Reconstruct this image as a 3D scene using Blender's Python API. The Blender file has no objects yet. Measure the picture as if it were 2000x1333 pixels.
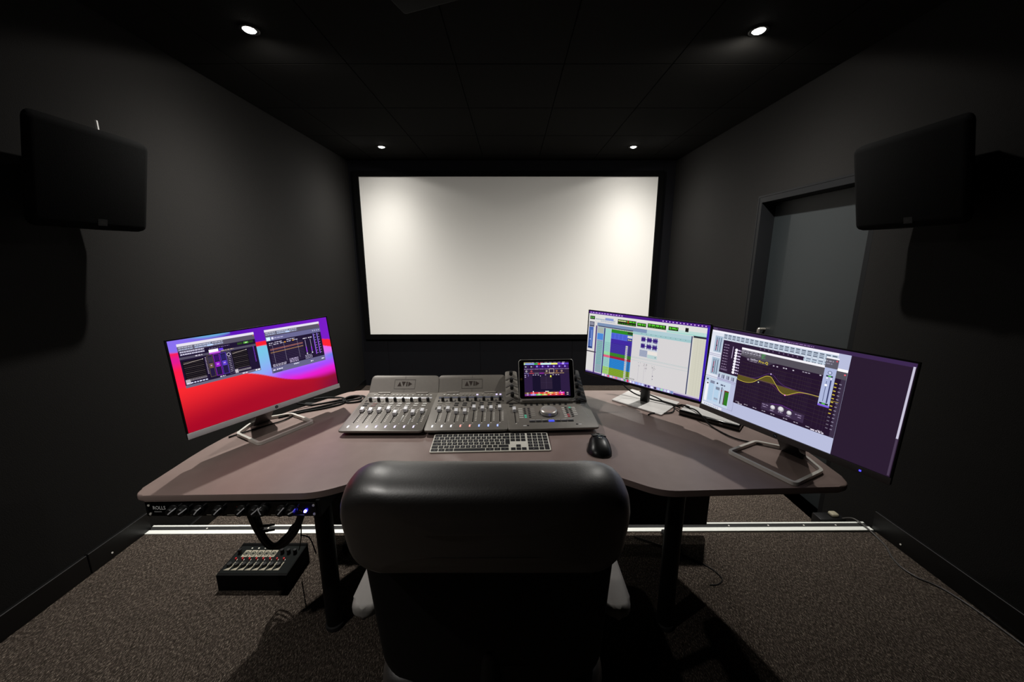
import bpy, bmesh, math, random
from mathutils import Vector, Matrix

random.seed(7)
scene = bpy.context.scene
C = bpy.data.collections.new('mix_room')
scene.collection.children.link(C)
PI = math.pi
R = math.radians

# ------------------------------------------------------------------ camera
CAM_H = 1.40
cam_d = bpy.data.cameras.new('camera')
cam = bpy.data.objects.new('camera', cam_d)
C.objects.link(cam)
cam_d.sensor_fit = 'HORIZONTAL'
cam_d.sensor_width = 36.0
cam_d.lens = 36.0 * 705.0 / 2000.0
cam_d.shift_y = -26.5 / 2000.0
cam_d.clip_start = 0.05
cam.location = (0, 0, CAM_H)
cam.rotation_euler = (R(90) - math.atan(137.0 / 705.0), 0, 0)
scene.camera = cam

# ------------------------------------------------------------------ world + exposure
w = bpy.data.worlds.new('world')
scene.world = w
w.use_nodes = True
w.node_tree.nodes['Background'].inputs[0].default_value = (0.0, 0.0, 0.0, 1)
w.node_tree.nodes['Background'].inputs[1].default_value = 0.0
scene.view_settings.view_transform = 'Standard'
scene.view_settings.look = 'None'
scene.view_settings.gamma = 1.0
scene.view_settings.use_curve_mapping = False
scene.view_settings.exposure = 0.0

# ceiling downlights: x, y, watts (the lamps themselves are built further down)
LAMP_NEAR = 545.0
LAMP_NEAR_R = 510.0
LAMP_FAR = 175.0
LAMP_REAR = 90.0
BEAM_SIGMA = 36.0      # reflector lamp: bright core, gaussian in degrees, plus faint spill
BEAM_SPILL = 0.015
NEAR_TILT = 18.0       # gimbal lamps turned a little toward the screen
NEAR_TILT_R = 27.0
FAR_ROLL = 13.0        # front pair turned a little toward the side walls
LAMP_COL = (1.0, 0.965, 0.91)
SCREEN_GAIN = 1.0

# ------------------------------------------------------------------ materials
def lin(c):
    c = c / 255.0
    return c / 12.92 if c <= 0.04045 else ((c + 0.055) / 1.055) ** 2.4

def hexc(h):
    h = h.lstrip('#')
    return tuple(lin(int(h[i:i + 2], 16)) for i in (0, 2, 4))

_m = {}
def mat(name, col, rough=0.5, metal=0.0, var=0.12, scale=40.0, bump=0.0, spec=0.5, emit=None, estr=1.0, coat=0.0, coat_rough=0.3, coat_ior=1.5):
    """procedural principled: base colour broken up by noise, optional fine relief"""
    if name in _m:
        return _m[name]
    m = bpy.data.materials.new(name)
    m.use_nodes = True
    nt = m.node_tree
    b = nt.nodes['Principled BSDF']
    c = hexc(col) if isinstance(col, str) else col
    tc = nt.nodes.new('ShaderNodeTexCoord')
    nz = nt.nodes.new('ShaderNodeTexNoise')
    nz.inputs['Scale'].default_value = scale
    nz.inputs['Detail'].default_value = 4
    nt.links.new(tc.outputs['Object'], nz.inputs['Vector'])
    mx = nt.nodes.new('ShaderNodeMix')
    mx.data_type = 'RGBA'
    mx.inputs[6].default_value = (*[v * (1 - var) for v in c], 1)
    mx.inputs[7].default_value = (*[min(1, v * (1 + var)) for v in c], 1)
    nt.links.new(nz.outputs['Fac'], mx.inputs[0])
    nt.links.new(mx.outputs[2], b.inputs['Base Color'])
    b.inputs['Roughness'].default_value = rough
    b.inputs['Metallic'].default_value = metal
    b.inputs['Specular IOR Level'].default_value = spec
    b.inputs['Coat Weight'].default_value = coat
    b.inputs['Coat Roughness'].default_value = coat_rough
    b.inputs['Coat IOR'].default_value = coat_ior
    if bump:
        bp = nt.nodes.new('ShaderNodeBump')
        bp.inputs['Strength'].default_value = bump
        bp.inputs['Distance'].default_value = 0.002
        nt.links.new(nz.outputs['Fac'], bp.inputs['Height'])
        nt.links.new(bp.outputs['Normal'], b.inputs['Normal'])
    if emit:
        b.inputs['Emission Color'].default_value = (*hexc(emit), 1)
        b.inputs['Emission Strength'].default_value = estr
    _m[name] = m
    return m

def carpet_material():
    m = bpy.data.materials.new('speckled_carpet')
    m.use_nodes = True
    nt = m.node_tree
    b = nt.nodes['Principled BSDF']
    b.inputs['Roughness'].default_value = 0.95
    b.inputs['Specular IOR Level'].default_value = 0.1
    tc = nt.nodes.new('ShaderNodeTexCoord')
    fl = []
    for ang, sc in ((0.6, (330, 95, 200)), (-0.9, (300, 90, 200)), (2.0, (520, 520, 300))):
        mp = nt.nodes.new('ShaderNodeMapping')
        mp.inputs['Rotation'].default_value = (0, 0, ang)
        mp.inputs['Scale'].default_value = sc
        nt.links.new(tc.outputs['Object'], mp.inputs['Vector'])
        nz = nt.nodes.new('ShaderNodeTexNoise')
        nz.inputs['Scale'].default_value = 1.0
        nz.inputs['Detail'].default_value = 3
        nz.inputs['Roughness'].default_value = 0.6
        nt.links.new(mp.outputs[0], nz.inputs['Vector'])
        fl.append(nz)
    mxa = nt.nodes.new('ShaderNodeMath'); mxa.operation = 'MAXIMUM'
    nt.links.new(fl[0].outputs['Fac'], mxa.inputs[0]); nt.links.new(fl[1].outputs['Fac'], mxa.inputs[1])
    n1 = nt.nodes.new('ShaderNodeMix')
    n1.inputs[0].default_value = 0.35
    nt.links.new(mxa.outputs[0], n1.inputs[2]); nt.links.new(fl[2].outputs['Fac'], n1.inputs[3])
    n2 = nt.nodes.new('ShaderNodeTexNoise')
    n2.inputs['Scale'].default_value = 14
    n2.inputs['Detail'].default_value = 3
    nt.links.new(tc.outputs['Object'], n2.inputs['Vector'])
    cr = nt.nodes.new('ShaderNodeValToRGB')
    e = cr.color_ramp.elements
    e[0].position = 0.44
    e[0].color = (*hexc('120f0c'), 1)
    e[1].position = 0.74
    e[1].color = (*hexc('c4b6a6'), 1)
    k = cr.color_ramp.elements.new(0.56)
    k.color = (*hexc('3e3630'), 1)
    nt.links.new(n1.outputs[0], cr.inputs[0])
    mr = nt.nodes.new('ShaderNodeMapRange')
    mr.inputs[3].default_value = 0.75
    mr.inputs[4].default_value = 1.2
    nt.links.new(n2.outputs['Fac'], mr.inputs[0])
    mu = nt.nodes.new('ShaderNodeMix')
    mu.data_type = 'RGBA'
    mu.blend_type = 'MULTIPLY'
    mu.inputs[0].default_value = 1.0
    nt.links.new(cr.outputs[0], mu.inputs[6])
    nt.links.new(mr.outputs[0], mu.inputs[7])
    nt.links.new(mu.outputs[2], b.inputs['Base Color'])
    bp = nt.nodes.new('ShaderNodeBump')
    bp.inputs['Strength'].default_value = 0.5
    bp.inputs['Distance'].default_value = 0.004
    nt.links.new(n1.outputs[0], bp.inputs['Height'])
    nt.links.new(bp.outputs['Normal'], b.inputs['Normal'])
    return m

def screen_material(name, gain):
    m = bpy.data.materials.new(name)
    m.use_nodes = True
    nt = m.node_tree
    b = nt.nodes['Principled BSDF']
    b.inputs['Base Color'].default_value = (0.005, 0.005, 0.006, 1)
    b.inputs['Roughness'].default_value = 0.35
    b.inputs['Specular IOR Level'].default_value = 0.25
    a = nt.nodes.new('ShaderNodeVertexColor')
    a.layer_name = 'pixels'
    nt.links.new(a.outputs['Color'], b.inputs['Emission Color'])
    b.inputs['Emission Strength'].default_value = gain
    return m

def print_material():
    m = bpy.data.materials.new('flat_print')
    m.use_nodes = True
    nt = m.node_tree
    b = nt.nodes['Principled BSDF']
    b.inputs['Roughness'].default_value = 0.8
    b.inputs['Specular IOR Level'].default_value = 0.15
    a = nt.nodes.new('ShaderNodeVertexColor')
    a.layer_name = 'pixels'
    nt.links.new(a.outputs['Color'], b.inputs['Base Color'])
    return m

M_WALL = mat('charcoal_wall_fabric', '141312', 0.95, var=0.22, scale=260, bump=0.5, spec=0.15)
M_FRONT = mat('black_front_panel', '0c0c0f', 0.9, var=0.2, scale=200, bump=0.3, spec=0.1)
M_CEIL = mat('black_ceiling_tile', '0c0b09', 0.95, var=0.2, scale=180, bump=0.4, spec=0.1)
M_CEILBACK = mat('ceiling_void', '050505', 0.95)
M_CARPET = carpet_material()
M_BASE = mat('black_baseboard_paint', '0b0b0b', 0.38, spec=0.4)
M_ALU = mat('aluminium_nosing', 'e6e8e2', 0.4, 0.05, var=0.06, scale=90)
M_RUBBER = mat('black_rubber', '161616', 0.8)
M_DOOR = mat('slate_door_paint', '161b1d', 0.55, var=0.06, scale=12)
M_DFRAME = mat('black_door_frame', '050608', 0.6, spec=0.2)
M_STEEL = mat('brushed_steel', 'b9b4aa', 0.3, 0.9, var=0.05)
M_SCREEN = mat('white_projection_fabric', 'e8e6e1', 0.9, var=0.015, scale=400, spec=0.1)
M_SFRAME = mat('black_velvet_frame', '060606', 0.95, spec=0.05)
M_DESK = mat('taupe_laminate', '93807a', 0.38, var=0.14, scale=16, spec=0.4)
M_DESKEDGE = M_DESK
M_BLACKM = mat('black_powder_coat', '090909', 0.55, spec=0.3)
M_MATTE = mat('matt_black_case', '050505', 0.8, spec=0.12)
M_BLACKP = mat('black_plastic', '0c0c0d', 0.4)
M_GLOSS = mat('black_gloss_plastic', '060607', 0.15)
M_SILVER = mat('silver_plastic', 'f0f0f4', 0.3, 0.0, var=0.03)
M_DARKCHIN = mat('dark_grey_plastic', '5a5553', 0.4, 0.2, var=0.04)
M_CHROME = mat('satin_metal', 'e6e2da', 0.3, 0.1, var=0.03)
M_PLATE = mat('pale_silver_plate', 'dcdad8', 0.45, 0.1, var=0.02)
M_GREYBODY = mat('warm_grey_painted_metal', '77726b', 0.45, 0.15, var=0.10, scale=60)
M_GREYDARK = mat('grey_side_plastic', '5c5854', 0.5)
M_RECESS = mat('recess_print_grey', '45403c', 0.6)
M_WHITECAP = mat('white_fader_cap', 'e8e8ec', 0.35, var=0.02)
M_KNOB = mat('black_knob_rubber', '141414', 0.45)
M_BTN_W = mat('white_button', 'd9d8d2', 0.45, var=0.03)
M_BTN_G = mat('grey_button', '9b968e', 0.45, var=0.03)
M_BTN_D = mat('dark_button', '1e1e20', 0.45)
M_GREEN = mat('green_lit_button', '2a7a66', 0.4, emit='55d8b0', estr=0.5)
M_RED = mat('red_lit_button', '7a2026', 0.4, emit='c0203a', estr=0.35)
M_REDDIM = mat('dull_red_button', '8c6a66', 0.45)
M_BLUE = mat('blue_lit_button', '202a90', 0.4, emit='4a5cff', estr=0.7)
M_LEDW = mat('white_led', 'f0f0f0', 0.4, emit='f2f2ff', estr=1.0)
M_LEDV = mat('violet_led', 'd8d0ff', 0.4, emit='d9ccff', estr=1.1)
M_LEDR = mat('red_led', 'ffb0a8', 0.4, emit='ff8f84', estr=0.9)
M_LEDB = mat('blue_led', 'a8b8ff', 0.4, emit='8fa6ff', estr=1.2)
M_BLUELED = mat('blue_power_led', '3030ff', 0.3, emit='3a35ff', estr=40.0)
M_BLUELED2 = mat('small_blue_led', '3030ff', 0.3, emit='4a45ff', estr=2.0)
M_KEYALU = mat('keyboard_aluminium', 'ebe8dc', 0.4, 0.0, var=0.02)
M_KEY = mat('black_key', '0f0f13', 0.5, var=0.05)
M_LEATHER = mat('black_leather', '1a1512', 0.50, var=0.15, scale=330, bump=0.2, spec=1.0, coat=1.0, coat_rough=0.40, coat_ior=2.0)
M_SHELL = mat('black_chair_shell', '0a0a0a', 0.6, spec=0.3)
M_ARMPAD = mat('grey_armrest_pad', '8e8a86', 0.6, var=0.08)
M_CABLE = mat('black_cable', '090909', 0.65, spec=0.25)
M_SPK = mat('black_speaker_cabinet', '070707', 0.7, var=0.2, scale=300, bump=0.3, spec=0.15)
M_GRILLE = mat('black_grille_cloth', '040404', 0.9, var=0.25, scale=500, bump=0.4, spec=0.06)
M_BADGE = mat('badge_grey', '2c2a28', 0.5)
M_MOUSE = mat('black_soft_touch', '101012', 0.34, spec=0.5)
M_REDP = mat('red_plastic', 'c02026', 0.4)
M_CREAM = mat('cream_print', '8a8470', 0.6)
M_PRINT = print_material()
M_LAMP = mat('lamp_glow', 'ffffff', 0.4, emit='fffaf2', estr=60.0)
M_LAMPTRIM = mat('black_lamp_trim', '0d0d0d', 0.4)
M_DISP = screen_material('display_glow', SCREEN_GAIN)
M_JOG = mat('jog_wheel_metal', 'c9c7c3', 0.3, 0.6, var=0.02)

# ------------------------------------------------------------------ geometry helpers
def bm_():
    return bmesh.new()

def box(bm, size, loc=(0, 0, 0), bev=0.0, seg=2, rot=None):
    r = bmesh.ops.create_cube(bm, size=1.0)
    vs = r['verts']
    bmesh.ops.scale(bm, vec=size, verts=vs)
    if bev > 0:
        es = list({e for v in vs for e in v.link_edges})
        rr = bmesh.ops.bevel(bm, geom=es, offset=bev, segments=seg, affect='EDGES', profile=0.5)
        vs = list({v for f in rr['faces'] for v in f.verts} | {v for v in vs if v.is_valid})
    if rot is not None:
        bmesh.ops.transform(bm, matrix=rot, verts=vs)
    bmesh.ops.translate(bm, vec=loc, verts=vs)
    return vs

def bx(bm, x0, x1, y0, y1, z0, z1, bev=0.0, seg=2):
    return box(bm, (x1 - x0, y1 - y0, z1 - z0), ((x0 + x1) / 2, (y0 + y1) / 2, (z0 + z1) / 2), bev, seg)

def cyl(bm, r0, r1, h, loc=(0, 0, 0), n=20, rot=None, bev=0.0):
    """axis z, base at loc"""
    prof = [(0, 0), (r0, 0), (r1, h), (0, h)]
    if bev > 0:
        prof = [(0, 0), (r0, 0), (r1, h - bev), (r1 - bev * 0.3, h - bev * 0.3), (r1 - bev, h), (0, h)]
    return lathe(bm, prof, n, loc, rot)

def lathe(bm, prof, n=24, loc=(0, 0, 0), rot=None):
    rings = []
    vs = []
    for r, z in prof:
        if r <= 1e-7:
            v = bm.verts.new((0, 0, z))
            rings.append([v])
            vs.append(v)
        else:
            ring = [bm.verts.new((r * math.cos(2 * PI * i / n), r * math.sin(2 * PI * i / n), z)) for i in range(n)]
            rings.append(ring)
            vs += ring
    for a, b in zip(rings, rings[1:]):
        if len(a) == 1 and len(b) == 1:
            continue
        for i in range(n):
            j = (i + 1) % n
            if len(a) == 1:
                bm.faces.new((a[0], b[j], b[i]))
            elif len(b) == 1:
                bm.faces.new((a[i], a[j], b[0]))
            else:
                bm.faces.new((a[i], a[j], b[j], b[i]))
    if rot is not None:
        bmesh.ops.transform(bm, matrix=rot, verts=vs)
    bmesh.ops.translate(bm, vec=loc, verts=vs)
    return vs

def prism(bm, pts, z0, z1, bev=0.0, seg=2):
    """polygon in xy extruded in z"""
    lo = [bm.verts.new((x, y, z0)) for x, y in pts]
    hi = [bm.verts.new((x, y, z1)) for x, y in pts]
    n = len(pts)
    a = sum(pts[i][0] * pts[(i + 1) % n][1] - pts[(i + 1) % n][0] * pts[i][1] for i in range(n))
    if a < 0:
        lo.reverse(); hi.reverse()
    top = bm.faces.new(hi)
    bot = bm.faces.new(lo[::-1])
    for i in range(n):
        j = (i + 1) % n
        bm.faces.new((lo[i], lo[j], hi[j], hi[i]))
    vs = lo + hi
    if bev > 0:
        es = [e for f in (top, bot) for e in f.edges]
        rr = bmesh.ops.bevel(bm, geom=es, offset=bev, segments=seg, affect='EDGES', profile=0.5)
        vs = list({v for f in rr['faces'] for v in f.verts} | {v for v in vs if v.is_valid})
    return vs

def smooth_path(pts, k=6, closed=False):
    P = [Vector(p) for p in pts]
    n = len(P)
    out = []
    rng = n if closed else n - 1
    for i in range(rng):
        p0 = P[(i - 1) % n] if closed or i > 0 else P[0]
        p1 = P[i]
        p2 = P[(i + 1) % n]
        p3 = P[(i + 2) % n] if closed or i + 2 < n else P[-1]
        for s in range(k):
            t = s / k
            out.append(0.5 * ((2 * p1) + (p2 - p0) * t + (2 * p0 - 5 * p1 + 4 * p2 - p3) * t * t + (3 * p1 - p0 - 3 * p2 + p3) * t ** 3))
    if not closed:
        out.append(P[-1])
    return out

def tube(bm, pts, r, n=8, closed=False, k=6, smooth=True, sx=1.0):
    P = smooth_path(pts, k, closed) if smooth else [Vector(p) for p in pts]
    m = len(P)
    rings = []
    up = Vector((0, 0, 1))
    prev = None
    for i, p in enumerate(P):
        a = P[(i - 1) % m] if (closed or i > 0) else P[i]
        b = P[(i + 1) % m] if (closed or i < m - 1) else P[i]
        t = (b - a)
        if t.length < 1e-9:
            t = Vector((1, 0, 0))
        t.normalize()
        if prev is None:
            s = t.cross(up)
            if s.length < 1e-3:
                s = t.cross(Vector((1, 0, 0)))
        else:
            s = prev - t * prev.dot(t)
            if s.length < 1e-6:
                s = t.cross(up)
        s.normalize()
        prev = s
        q = t.cross(s)
        rr = r(i / max(1, m - 1)) if callable(r) else r
        rings.append([bm.verts.new(p + s * (rr * sx * math.cos(2 * PI * j / n)) + q * (rr * math.sin(2 * PI * j / n))) for j in range(n)])
    cnt = m if closed else m - 1
    for i in range(cnt):
        A, B = rings[i], rings[(i + 1) % m]
        for j in range(n):
            bm.faces.new((A[j], A[(j + 1) % n], B[(j + 1) % n], B[j]))
    if not closed:
        bm.faces.new(rings[0][::-1])
        bm.faces.new(rings[-1])

def bar_loop(bm, pts, wd, ht, closed=True):
    """flat bar of rectangular section swept along plan polyline (x, y, z) with mitred corners"""
    P = [Vector(p) for p in pts]
    n = len(P)
    rings = []
    for i in range(n):
        a = P[(i - 1) % n] if closed or i > 0 else P[i] * 2 - P[i + 1]
        b = P[(i + 1) % n] if closed or i < n - 1 else P[i] * 2 - P[i - 1]
        d1 = (P[i] - a); d1.z = 0; d1.normalize()
        d2 = (b - P[i]); d2.z = 0; d2.normalize()
        n1 = Vector((-d1.y, d1.x, 0)); n2 = Vector((-d2.y, d2.x, 0))
        mt = (n1 + n2)
        mt.normalize()
        mt *= (wd / 2) / max(0.35, mt.dot(n1))
        z = Vector((0, 0, ht))
        rings.append([bm.verts.new(P[i] - mt), bm.verts.new(P[i] + mt), bm.verts.new(P[i] + mt + z), bm.verts.new(P[i] - mt + z)])
    cnt = n if closed else n - 1
    for i in range(cnt):
        A, B = rings[i], rings[(i + 1) % n]
        for j in range(4):
            bm.faces.new((A[j], A[(j + 1) % 4], B[(j + 1) % 4], B[j]))
    if not closed:
        bm.faces.new(rings[0][::-1]); bm.faces.new(rings[-1])

def round_poly(pts, radii, k=5):
    """polygon corners rounded with quadratic arcs"""
    out = []
    n = len(pts)
    for i in range(n):
        p = Vector(pts[i]); a = Vector(pts[i - 1]); b = Vector(pts[(i + 1) % n])
        r = radii[i] if isinstance(radii, (list, tuple)) else radii
        if r <= 0:
            out.append(tuple(p)); continue
        u = (a - p).normalized() * min(r, (a - p).length * 0.49)
        v = (b - p).normalized() * min(r, (b - p).length * 0.49)
        for s in range(k + 1):
            t = s / k
            q = (p + u) * (1 - t) ** 2 + p * 2 * t * (1 - t) + (p + v) * t * t
            out.append((q.x, q.y))
    return out

def mesh_of(bm, name, smooth=True, ang=40):
    bmesh.ops.recalc_face_normals(bm, faces=bm.faces)
    me = bpy.data.meshes.new(name)
    bm.to_mesh(me)
    bm.free()
    if smooth:
        for p in me.polygons:
            p.use_smooth = True
        me.set_sharp_from_angle(angle=R(ang))
    return me

def obj(name, bm, m, parent=None, smooth=True, loc=None, mtx=None, ang=40):
    me = bm if isinstance(bm, bpy.types.Mesh) else mesh_of(bm, name, smooth, ang)
    if m is not None and not me.materials:
        me.materials.append(m)
    o = bpy.data.objects.new(name, me)
    C.objects.link(o)
    if parent is not None:
        o.parent = parent
    if mtx is not None:
        o.matrix_local = mtx
    elif loc is not None:
        o.location = loc
    return o

def inst(name, me, parent, loc, rot=(0, 0, 0), scale=(1, 1, 1), m=None):
    o = bpy.data.objects.new(name, me)
    C.objects.link(o)
    o.parent = parent
    o.location = loc
    o.rotation_euler = rot
    o.scale = scale
    if m is not None:
        o.material_slots[0].link = 'OBJECT'
        o.material_slots[0].material = m
    return o

def thing(name, label, cat, loc=(0, 0, 0), rotz=0.0, group=None, kind=None):
    o = bpy.data.objects.new(name, None)
    o.empty_display_size = 0.05
    C.objects.link(o)
    o.location = loc
    o.rotation_euler = (0, 0, rotz)
    return tag(o, label, cat, group, kind)

def tag(o, label=None, cat=None, group=None, kind=None):
    if label: o['label'] = label
    if cat: o['category'] = cat
    if group: o['group'] = group
    if kind: o['kind'] = kind
    return o

def struct(name, bm, m, label=None, cat=None, smooth=False):
    o = obj(name, bm, m, None, smooth)
    return tag(o, label, cat, None, 'structure')

def T(x, y, z):
    return Matrix.Translation((x, y, z))

def RX(a): return Matrix.Rotation(a, 4, 'X')
def RY(a): return Matrix.Rotation(a, 4, 'Y')
def RZ(a): return Matrix.Rotation(a, 4, 'Z')

_txt = {}
def text_geo(s):
    """flat lettering, unit size, left baseline at origin: (verts2d, faces, width)"""
    if s in _txt:
        return _txt[s]
    cu = bpy.data.curves.new('lettering', 'FONT')
    cu.body = s
    cu.size = 1.0
    cu.resolution_u = 2
    ob = bpy.data.objects.new('lettering', cu)
    me = bpy.data.meshes.new_from_object(ob)
    v = [(p.co.x, p.co.y) for p in me.vertices]
    f = [tuple(p.vertices) for p in me.polygons]
    bpy.data.meshes.remove(me)
    bpy.data.objects.remove(ob)
    bpy.data.curves.remove(cu)
    wd = max([p[0] for p in v], default=0)
    _txt[s] = (v, f, wd)
    return _txt[s]

class Canvas:
    """coloured flat shapes layered on a plane; u,v in 0..1 from the top left; plane is local xz facing -y"""
    def __init__(self, wd, ht, step=0.00012, base=0.0004, flat=False):
        self.w, self.h, self.step, self.base, self.flat = wd, ht, step, base, flat
        self.V = []; self.F = []; self.K = []
        self.asp = wd / ht
    def _v(self, u, v, L):
        d = self.base + L * self.step
        if self.flat:
            self.V.append(((u - .5) * self.w, (.5 - v) * self.h, d))
        else:
            self.V.append(((u - .5) * self.w, -d, (.5 - v) * self.h))
        return len(self.V) - 1
    def poly(self, pts, col, L=1):
        ids = [self._v(u, v, L) for u, v in pts]
        a = sum(pts[i][0] * pts[(i + 1) % len(pts)][1] - pts[(i + 1) % len(pts)][0] * pts[i][1] for i in range(len(pts)))
        if a > 0:
            ids.reverse()
        self.F.append(ids)
        c = hexc(col) if isinstance(col, str) else col
        self.K.append([c] * len(ids))
    def rect(self, u0, v0, u1, v1, col, L=1):
        self.poly([(u0, v0), (u1, v0), (u1, v1), (u0, v1)], col, L)
    def frame(self, u0, v0, u1, v1, t, col, L=2):
        tv = t * self.asp
        self.rect(u0, v0, u1, v0 + tv, col, L); self.rect(u0, v1 - tv, u1, v1, col, L)
        self.rect(u0, v0, u0 + t, v1, col, L); self.rect(u1 - t, v0, u1, v1, col, L)
    def grid(self, nu, nv, fn, L=0):
        base = len(self.V)
        cols = []
        for j in range(nv + 1):
            for i in range(nu + 1):
                self._v(i / nu, j / nv, L)
                cols.append(fn(i / nu, j / nv))
        for j in range(nv):
            for i in range(nu):
                q = [j * (nu + 1) + i, (j + 1) * (nu + 1) + i, (j + 1) * (nu + 1) + i + 1, j * (nu + 1) + i + 1]
                self.F.append([base + k for k in q])
                self.K.append([cols[k] for k in q])
    def line(self, pts, t, col, L=3):
        for (a, b), (c, d) in zip(pts, pts[1:]):
            dx, dy = c - a, (d - b) / self.asp
            l = math.hypot(dx, dy) or 1e-9
            nx, ny = -dy / l * t / 2, dx / l * t / 2 * self.asp
            self.poly([(a + nx, b + ny), (c + nx, d + ny), (c - nx, d - ny), (a - nx, b - ny)], col, L)
    def disc(self, u, v, r, col, L=3, n=14):
        self.poly([(u + r * math.cos(2 * PI * i / n), v + r * self.asp * math.sin(2 * PI * i / n)) for i in range(n)], col, L)
    def dashes(self, u0, u1, v, hgt, col, L=3, lo=0.006, hi=0.02, gap=0.004):
        u = u0
        while u < u1:
            e = min(u1, u + random.uniform(lo, hi))
            self.rect(u, v - hgt / 2, e, v + hgt / 2, col, L)
            u = e + gap
    def text(self, s, u, v, hgt, col, L=4, squeeze=1.0, center=False):
        V, F, wd = text_geo(s)
        k = hgt / 0.7          # cap height ~0.7 of the size, hgt in v units
        ku = k / self.asp * squeeze
        if center:
            u -= wd * ku / 2
        b = len(self.V)
        for x, y in V:
            self._v(u + x * ku, v - y * k, L)
        c = hexc(col) if isinstance(col, str) else col
        for f in F:
            self.F.append([b + i for i in f]); self.K.append([c] * len(f))
    def mesh(self, name, m):
        me = bpy.data.meshes.new(name)
        me.from_pydata(self.V, [], self.F)
        ca = me.color_attributes.new('pixels', 'FLOAT_COLOR', 'CORNER')
        i = 0
        for ks in self.K:
            for c in ks:
                ca.data[i].color = (*c, 1.0)
                i += 1
        me.materials.append(m)
        return me

# ------------------------------------------------------------------ room shell
XW = 1.904
YF, YB = 4.62, -2.0
ZC = 2.50
ZL = -0.235
STEP_Y = 1.70

b = bm_(); bx(b, -XW, XW, YB, STEP_Y, ZL - 0.05, -0.012)
floor = struct('floor', b, M_RUBBER, 'raised floor platform carpeted in speckled grey brown', 'floor')
for y0, y1 in ((YB, 1.2797), (1.2803, 1.634)):
    b = bm_(); bx(b, -XW, XW, y0, y1, -0.012, 0.0)
    obj('carpet_sheet', b, M_CARPET, floor, False)
b = bm_(); bx(b, -XW, XW, STEP_Y, YF, ZL - 0.05, ZL)
struct('floor_lower', b, M_CARPET, 'lower carpeted floor in front of the projection screen', 'floor')

b = bm_(); bx(b, -XW - 0.1, -XW, YB, YF, ZL - 0.05, ZC + 0.06)
struct('wall_left', b, M_WALL, 'dark charcoal fabric wall on the left', 'wall')
b = bm_()
DY0, DY1, DZ = 1.962, 2.912, 1.848
bx(b, XW, XW + 0.1, YB, DY0, ZL - 0.05, ZC + 0.06)
bx(b, XW, XW + 0.1, DY1, YF, ZL - 0.05, ZC + 0.06)
bx(b, XW, XW + 0.1, DY0, DY1, DZ, ZC + 0.06)
struct('wall_right', b, M_WALL, 'dark charcoal fabric wall on the right with a doorway', 'wall')
b = bm_(); bx(b, -XW - 0.1, XW + 0.1, YF, YF + 0.1, ZL - 0.05, ZC + 0.06)
struct('wall_front', b, M_FRONT, 'black front wall behind the projection screen', 'wall')
b = bm_(); bx(b, -XW - 0.1, XW + 0.1, YB - 0.1, YB, ZL - 0.05, ZC + 0.06)
struct('wall_back', b, M_WALL, 'dark fabric back wall behind the chair', 'wall')

b = bm_(); bx(b, -XW - 0.1, XW + 0.1, YB - 0.1, YF + 0.1, ZC + 0.03, ZC + 0.08)
ceiling = struct('ceiling', b, M_CEILBACK, 'black ceiling of large square acoustic tiles', 'ceiling')
PX, PY = 0.6275, 0.6265
xs = [-XW] + [-0.325 + PX * k for k in range(-2, 4)] + [XW]
ys = [YB] + [2.343 + PY * k for k in range(-6, 4)] + [YF]
tile_cache = {}
for i in range(len(xs) - 1):
    for j in range(len(ys) - 1):
        wx, wy = xs[i + 1] - xs[i] - 0.005, ys[j + 1] - ys[j] - 0.005
        key = (round(wx, 3), round(wy, 3))
        if key not in tile_cache:
            b = bm_(); box(b, (wx, wy, 0.03), (0, 0, 0.015), 0.0015, 1)
            tile_cache[key] = mesh_of(b, 'ceiling_tile', False)
            tile_cache[key].materials.append(M_CEIL)
        o = bpy.data.objects.new('ceiling_tile', tile_cache[key])
        C.objects.link(o); o.parent = ceiling
        o.location = ((xs[i] + xs[i + 1]) / 2, (ys[j] + ys[j + 1]) / 2, ZC)

# skirting boards
def skirting(name, side, label):
    o = thing(name, label, 'baseboard', kind='structure')
    x = -XW if side < 0 else XW
    runs = [(YB, 1.380, 0, 0.100), (1.384, 1.655, 0, 0.100)] if side < 0 else [(YB, 1.66, 0, 0.105)]
    low = [(STEP_Y, YF - 0.12)] if side < 0 else [(STEP_Y, DY0), (DY1 + 0.0, YF - 0.12)]
    for y0, y1, z0, z1 in runs:
        b = bm_(); bx(b, min(x, x - side * 0.016), max(x, x - side * 0.016), y0, y1, z0, z1, 0.002, 1)
        obj('board', b, M_BASE, o, False)
    for y0, y1 in low:
        b = bm_(); bx(b, min(x, x - side * 0.014), max(x, x - side * 0.014), y0, y1, ZL, ZL + 0.088, 0.002, 1)
        obj('board', b, M_BASE, o, False)
    b = bm_(); cyl(b, 0.004, 0.004, 0.002, (0, 0, 0), 10)
    obj('screw', b, M_CHROME, o, mtx=T(x - side * 0.0162, 1.47 if side < 0 else 1.52, 0.03) @ RY(-side * PI / 2))
skirting('baseboard_left', -1, 'black skirting board in two lengths along the left wall')
skirting('baseboard_right', 1, 'black skirting board along the right wall beside the thin cable')

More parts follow.
